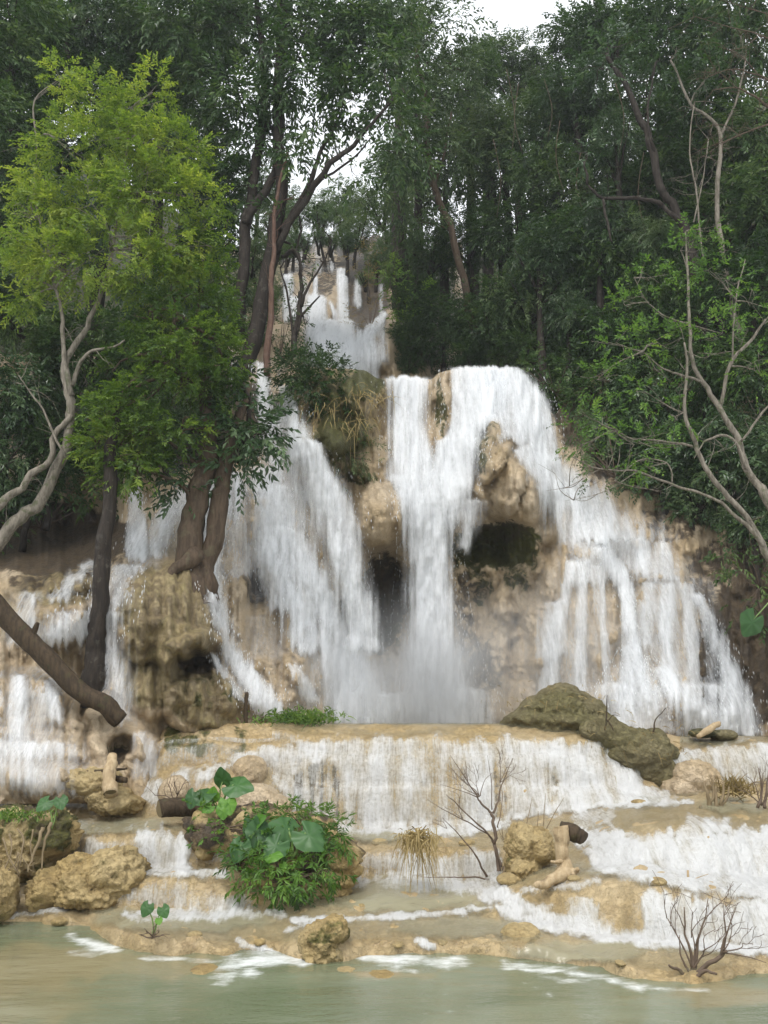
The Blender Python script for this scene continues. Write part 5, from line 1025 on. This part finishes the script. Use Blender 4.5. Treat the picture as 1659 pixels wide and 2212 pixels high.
tuft('hanging_grass', 'long yellow dry grass hanging from the top of the mossy column', 'dry grass', at(795,852,float(Ys_at(CY,795,852))-.25), (.75,.4,.15), 50, .75, .02, ML_straw, (.1,-.7,-.2), .7, 5)
tuft('hanging_grass', 'dry grass hanging halfway down the mossy column', 'dry grass', at(765,915,float(Ys_at(CY,765,915))-.25), (.9,.4,.3), 60, .6, .02, ML_straw, (.1,-.6,-.4), .7, 6)
tuft('hanging_grass', 'dry grass under the bush on the left side of the mossy column', 'dry grass', at(715,880,float(Ys_at(CY,715,880))-.25), (.9,.4,.2), 30, .55, .02, ML_straw, (0,-.6,-.3), .7, 8)
tuft('grass_clump', 'yellowish grass clump between the tan right rock and the twiggy bush', 'grass clump', at(1590,1712,17.8), (.3,.2,.08), 170, .5, .025, ML_straw, (0,-.1,1), .35, 9)
tuft('grass_clump', 'small green grass patch on top of the earth bank at the left edge', 'grass clump', at(30,1762,15.4), (.6,.4,.08), 260, .16, .02, ML_grass, (0,-.1,.8), .4, 10)

tuft('grass_clump', 'sparse dry grass growing on the crest of the mossy mound', 'dry grass', at(1205,1522,19.9), (1.1,.6,.35), 150, .3, .014, ML_straw, (0,-.3,.6), .7, 12)
tuft('grass_clump', 'sparse dry grass and weeds on the mossy ridge sloping to the right', 'dry grass', at(1370,1610,18.9), (1.1,.5,.5), 170, .28, .014, ML_straw, (0,-.4,.5), .8, 13)
# elephant ears: heart-shaped blades on stalks
ML_taro = leaf_material('elephant_ear_leaf', (.03, .085, .022), (.05, .13, .034), (.085, .17, .05), rough=.4, trans=.25)
ML_tarol = leaf_material('young_leaf', (.07, .18, .02), (.12, .27, .03), (.2, .36, .05), rough=.45, trans=.35)
def heart(c, size, tipdir, nrm, m, parent, off, seed, wide=.8):
    """a heart-shaped blade of length size with a raised midrib, tip towards tipdir"""
    r = np.random.default_rng(seed); td = unit(np.asarray(tipdir, float)); nn = unit(np.asarray(nrm, float)-td*(np.asarray(nrm, float)@td)); sd = np.cross(td, nn)
    na, nr_ = 40, 6; a = np.linspace(0, 2*math.pi, na, endpoint=False)
    x = wide*.52*np.sin(a)*(1-.12*np.cos(2*a))*(1+.03*np.sin(a*13)); y = .5*np.cos(a)-.05+np.where(np.cos(a) > 0, .13*np.cos(a)**6, 0)+.28*np.exp(-((np.abs(np.sin(a/2))-1)/.02)**2)*1.0
    V_ = [np.zeros(3)]; tn = [.3]
    for q in range(1, nr_+1):
        k = q/nr_; X_, Y_ = x*k, y*k
        Z_ = -.22*np.abs(X_)**1.0*1.0+.10*np.sin(np.abs(X_)*26+Y_*10)*k*.14-.28*np.maximum(Y_, 0)**2-.15*X_**2+.02*np.sin(a*6+seed)*k
        Z_ = Z_+.15*np.abs(X_)
        for i in range(na): V_.append((sd*X_[i]+td*Y_[i]+nn*Z_[i])*size); tn.append(.35+.25*math.sin(a[i]*9)*k)
    V_ = np.array(V_)+np.asarray(c)-off; i = np.arange(na); j = (i+1) % na; t = np.stack([i*0, 1+i, 1+j], -1)
    qd = np.concatenate([np.stack([1+i+q*na, 1+i+(q+1)*na, 1+j+(q+1)*na, 1+j+q*na], -1) for q in range(nr_-1)])
    me = mesh_np('leaf', V_, [qd, t], m, attrs={'tint': np.array(tn)}); return link('leaf', me, parent)
M_stalk = simple('green_stalk', (.14, .22, .06), .5)
def taro(name, label, base, Y, leaves, seed, group=None):
    f = at(base[0], base[1], Y); o = empty(name, tuple(f), label=label, category='plant')
    if group: o['group'] = group
    k = Y/cp/F
    for q, (u, v, sz, td, nr, dy, young) in enumerate(leaves):
        c = at(u, v, Y+dy); lf = heart(c, sz*k, td, nr, ML_tarol if young else ML_taro, o, f, seed+q)
        T = Tubes(); mid = (f+c)/2+np.array([(c[0]-f[0])*-.15, 0, .12*np.linalg.norm(c-f)]); T.add([f-f, mid-f, c-unit(np.asarray(td, float))*sz*k*.12-f], [.016*sz/40, .012*sz/40, .008*sz/40], 6, 5, .02)
        link('stalk', T.mesh('stalk', M_stalk), o)
    return o
taro('elephant_ear_plant', 'elephant-ear plant with the largest dark green leaves in the middle of the leafy clump', (633,1856), 14.75, [
 (617,1788,62,(-.8,-.2,.25),(-.1,-.8,.7),.1,0), (668,1806,72,(.75,-.3,-.5),(.15,-.85,.6),-.1,0), (596,1828,56,(-.5,-.4,-.5),(.1,-.9,.6),-.25,0), (590,1848,36,(.8,-.3,.05),(0,-.7,.8),-.35,1), (612,1870,18,(.3,-.4,-.5),(0,-.8,.7),-.3,1), (640,1890,20,(.5,-.4,-.7),(0,-.9,.5),-.2,1)], 3)
taro('elephant_ear_plant', 'elephant-ear plant with tall upright pale leaves at the left of the leafy clump', (548,1850), 14.85, [
 (558,1800,56,(.0,-.3,-.9),(.3,-.9,.25),0,0), (540,1788,54,(-.1,-.1,-.95),(-.6,-.8,.2),.1,0), (553,1774,42,(.5,-.2,.3),(0,-.7,.8),.1,1), (517,1833,50,(-.3,-.3,-.85),(-.2,-.9,.4),-.1,0), (574,1812,36,(.3,-.3,-.8),(.3,-.9,.2),-.1,0)], 13)
taro('elephant_ear_plant', 'elephant-ear plant above the cut log with one big dark leaf reaching right', (470,1765), 15.9, [
 (512,1697,62,(.9,-.25,-.1),(.1,-.75,.75),-.1,0), (480,1684,44,(-.15,-.3,.8),(-.3,-.9,.3),0,0), (440,1719,46,(.75,-.2,.2),(0,-.75,.7),-.1,0), (417,1722,40,(-.2,-.3,-.8),(-.2,-.9,.4),-.1,0), (492,1737,40,(.3,-.4,-.7),(.2,-.9,.5),-.3,1), (459,1718,30,(.1,-.2,.9),(0,-.9,.4),-.1,1), (482,1750,32,(.1,-.3,-.9),(0,-.9,.4),-.35,1), (450,1745,26,(-.6,-.3,-.4),(0,-.8,.6),-.3,1)], 23)
taro('elephant_ear_seedling', 'lone seedling with two heart-shaped leaves on the front shelf', (332,2020), 12.75, [(317,1962,30,(-.35,-.3,-.8),(-.1,-.9,.3),0,0), (353,1967,27,(.5,-.3,-.75),(.1,-.9,.3),0,0), (343,1988,17,(.2,-.4,-.4),(0,-.8,.6),-.1,1)], 33)
twig_thing('root_clump', 'little clump of brown roots at the foot of the lone seedling', 'roots', [], [(330,2026,12.7,[(-.8,-.3,.2),(.8,-.3,.2),(-.3,-.6,.5),(.4,-.5,.4),(0,-.2,1)],.12,.012,1,3,.5)], M_twig)
taro('elephant_ear_seedling', 'small plant with two round leaves on the earth bank at the left', (113,1790), 15.0, [(97,1735,36,(-.5,-.4,-.5),(-.1,-.85,.5),0,0), (131,1731,32,(.3,-.4,-.6),(.1,-.9,.4),0,0)], 43)
taro('big_leaf_plant', 'single long grey-green leaf hanging over the dark rock at the right edge', (1690,1270), 20.2, [(1625,1345,60,(-.55,-.1,-.8),(.3,-.95,.1),-.2,0)], 53)

def bush(name, label, cat, blobs, m, seed, foot, group=None, **kw):
    wb = [pblob(*b) for b in blobs]; f = at(*foot); r = np.random.default_rng(seed)
    o = empty(name, tuple(f), label=label, category=cat)
    if group: o['group'] = group
    T = Tubes()
    for c, rd in wb:
        for q in range(3):
            e = np.asarray(c)+unit(r.normal(0, 1, 3))*np.asarray(rd)*.6-f; T.add([(0, 0, 0), e*.5+r.normal(0, .03, 3), e], [.014, .01, .004], 4, 3)
    link('stems', T.mesh('stem', M_twig), o)
    link('foliage', crown_mesh('foliage', [(np.asarray(c)-f, rd) for c, rd in wb], m, seed, **kw), o); return o
bush('fern_clump', 'dense clump of palm-like fern fronds spilling over the front of the leafy mound', 'fern', [(530,1860,45,28,14.6,.3),(565,1890,55,32,14.5,.3),(620,1885,55,36,14.4,.3),(680,1872,46,32,14.5,.3),(600,1915,38,28,14.4,.3),(640,1930,20,38,14.45,.25),(560,1830,36,26,14.8,.3),(655,1905,45,30,14.4,.3),(720,1880,22,26,14.6,.2)], ML_fresh, 71, (610,1910,14.9), per=62, length=.24, nleaf=10, L=.13, wd=.042, droop=.45, inner=.3)
bush('fern_clump', 'darker mass of fern fronds on the upper right of the leafy mound', 'fern', [(660,1765,60,26,15.4,.3),(700,1785,40,32,15.3,.3),(722,1812,34,36,15.2,.3),(620,1755,40,18,15.6,.3),(700,1830,40,26,15.0,.3),(600,1770,40,24,15.4,.3),(640,1800,50,36,15.3,.3)], ML_fresh, 73, (670,1830,15.4), per=80, length=.26, nleaf=13, L=.12, wd=.028, droop=.45, inner=.3)
bush('leafy_weed', 'light green weedy leaves hanging below the elephant-ear plant above the cut log', 'weed', [(440,1750,26,22,15.7,.2),(455,1775,34,24,15.6,.2),(450,1805,22,24,15.5,.2),(515,1765,22,22,15.8,.2),(500,1790,26,24,15.5,.2),(545,1815,24,30,14.95,.2),(570,1780,36,24,15.1,.25),(590,1800,40,26,15,.25)], ML_fresh, 75, (470,1790,15.8), per=85, length=.2, nleaf=8, L=.09, wd=.045, droop=.2, inner=.2)
bush('shrub', 'dark green shrub crowning the mossy rock column left of the main fall', 'shrub', [(690,830,52,55,24.9),(665,850,44,40,24.8),(720,810,40,30,25.0),(640,800,40,40,25.2),(735,870,26,26,24.7),(655,800,40,45,25.6),(640,840,36,50,25.4),(715,850,36,30,25),(700,780,36,30,25.8),(620,800,26,30,25.8)], ML_dark, 77, (690,880,25.6), per=60, length=.4, nleaf=9, L=.15, wd=.06, droop=.3)
bush('shrub', 'feathery green shrub beside the twiggy tree before the upper cascade', 'shrub', [(605,710,36,36,28),(590,740,30,26,28),(690,790,34,34,27.0),(620,680,34,40,28)], ML_far, 79, (605,770,28), per=55, length=.4, nleaf=10, L=.12, wd=.045, gaps=.2)
bush('creeper', 'bright green creeper hanging beside the upper cascade', 'creeper', [(850,610,24,36,35.2),(862,650,20,40,34.8),(845,580,20,20,35.6),(870,700,18,40,34.4),(905,640,18,50,34)], ML_fresh, 81, (860,700,35.4), per=22, length=.5, nleaf=9, L=.17, wd=.07)
bush('dry_brush', 'brown dry brush on the rock right of the upper cascade', 'brush', [(800,680,34,40,35.8,.5),(770,700,24,24,35.6,.4),(815,620,24,40,37,.5),(790,560,40,30,40,.6)], ML_straw, 83, (800,715,36), per=16, length=.6, nleaf=9, L=.2, wd=.03, gaps=.2)
bush('hanging_plants', 'ferns and weeds hanging from the overhang of the mossy column', 'fern', [(745,1000,45,40,24.7,.3),(790,1010,30,30,24.7,.3),(705,960,40,30,24.6,.3),(770,960,50,40,24.5,.3),(720,1050,30,30,24.9,.2)], ML_olive, 85, (745,980,25), per=26, length=.35, nleaf=9, L=.12, wd=.035, gaps=.35, droop=.9)
bush('vine', 'leafy vines trailing down the dark rock at the right edge', 'vine', [(1600,1230,45,60,21.6,.4),(1640,1160,40,50,21.3,.4),(1600,1310,30,30,21.8,.3),(1650,1290,30,60,21.4,.4),(1560,1180,40,40,22,.4)], ML_dark, 87, (1640,1270,22), per=26, length=.4, nleaf=9, L=.14, wd=.06, gaps=.3, droop=.6)
bush('shrub', 'dark low shrub on the rim to the right of the domed fall', 'shrub', [(1170,800,40,40,27.6),(1230,860,40,50,27.4),(1240,800,40,40,28),(1140,790,20,20,27.8)], ML_dark, 89, (1200,850,28), per=26, length=.45, nleaf=9, L=.17, wd=.07)
bush('shrub', 'brownish green shrub leaning over the thin water of the right slope', 'shrub', [(1270,960,50,50,25),(1290,900,50,40,25.2),(1300,1020,50,40,24.8),(1240,920,30,30,25.3)], ML_olive, 91, (1330,1030,25.4), per=34, length=.4, nleaf=9, L=.12, wd=.05, gaps=.3)
bush('shrub', 'black-green shrub in the cave shade at the far left', 'shrub', [(40,1050,80,60,24.2),(150,1030,60,50,24.6),(-30,1120,60,50,23.6),(210,1060,40,40,24.8)], ML_dark, 93, (90,1140,24.8), per=24, length=.5, nleaf=9, L=.2, wd=.08)
# mist at the foot of the falls
def mist(name, label, c, rad, dens, seed):
    m, nt, out = mat(name); n = N(nt)
    tc = n('TexCoord').outputs['Object']; pos = n('NewGeometry').outputs['Position']
    ln = n('VectorMath', {0: tc}, operation='LENGTH').outputs['Value']
    fall_ = n.rng(ln, 1.0, .1); nz = n.rng(n.noise(pos, .55, 3), .25, .8)
    d = n.math('MULTIPLY', n.math('MULTIPLY', fall_, fall_), n.math('MULTIPLY', n.math('ADD', nz, .25), dens))
    v = n('VolumePrincipled', {'Color': (.93, .95, .97, 1), 'Density': d, 'Anisotropy': .2})
    nt.links.new(v.outputs[0], out.inputs['Volume'])
    V_, F_ = ICO4; me = mesh_np(name, V_, F_, m); o = link(name, me, kind='stuff', label=label, category='mist'); o.location = c; o.scale = rad; return o
mist('mist', 'white spray mist hanging at the foot of the main fall', tuple(at(930,1470,24.3)), (4.6, 2.2, 3.4), .75, 1)
mist('mist', 'white spray mist at the foot of the left white ribbon', tuple(at(760,1500,22.8)), (2.8, 1.6, 2.4), .7, 2)
mist('mist', 'thin spray mist before the right fan of water', tuple(at(1150,1440,23.0)), (4.6, 1.6, 3.6), .32, 3)
# haze of the damp valley air
m, nt, out = mat('haze'); n = N(nt)
v = n('VolumePrincipled', {'Color': (.9, .95, 1.0, 1), 'Density': .0005, 'Anisotropy': .1}); nt.links.new(v.outputs[0], out.inputs['Volume'])
bx = np.array([(x, y, z) for x in (-72, 72) for y in (-3, 165) for z in (-3, 140)], float)
me = mesh_np('haze', bx, np.array([(0, 1, 3, 2), (4, 6, 7, 5), (0, 4, 5, 1), (2, 3, 7, 6), (0, 2, 6, 4), (1, 5, 7, 3)]), m, smooth=False)
link('haze', me, kind='stuff', label='faint pale haze in the damp valley air', category='haze')
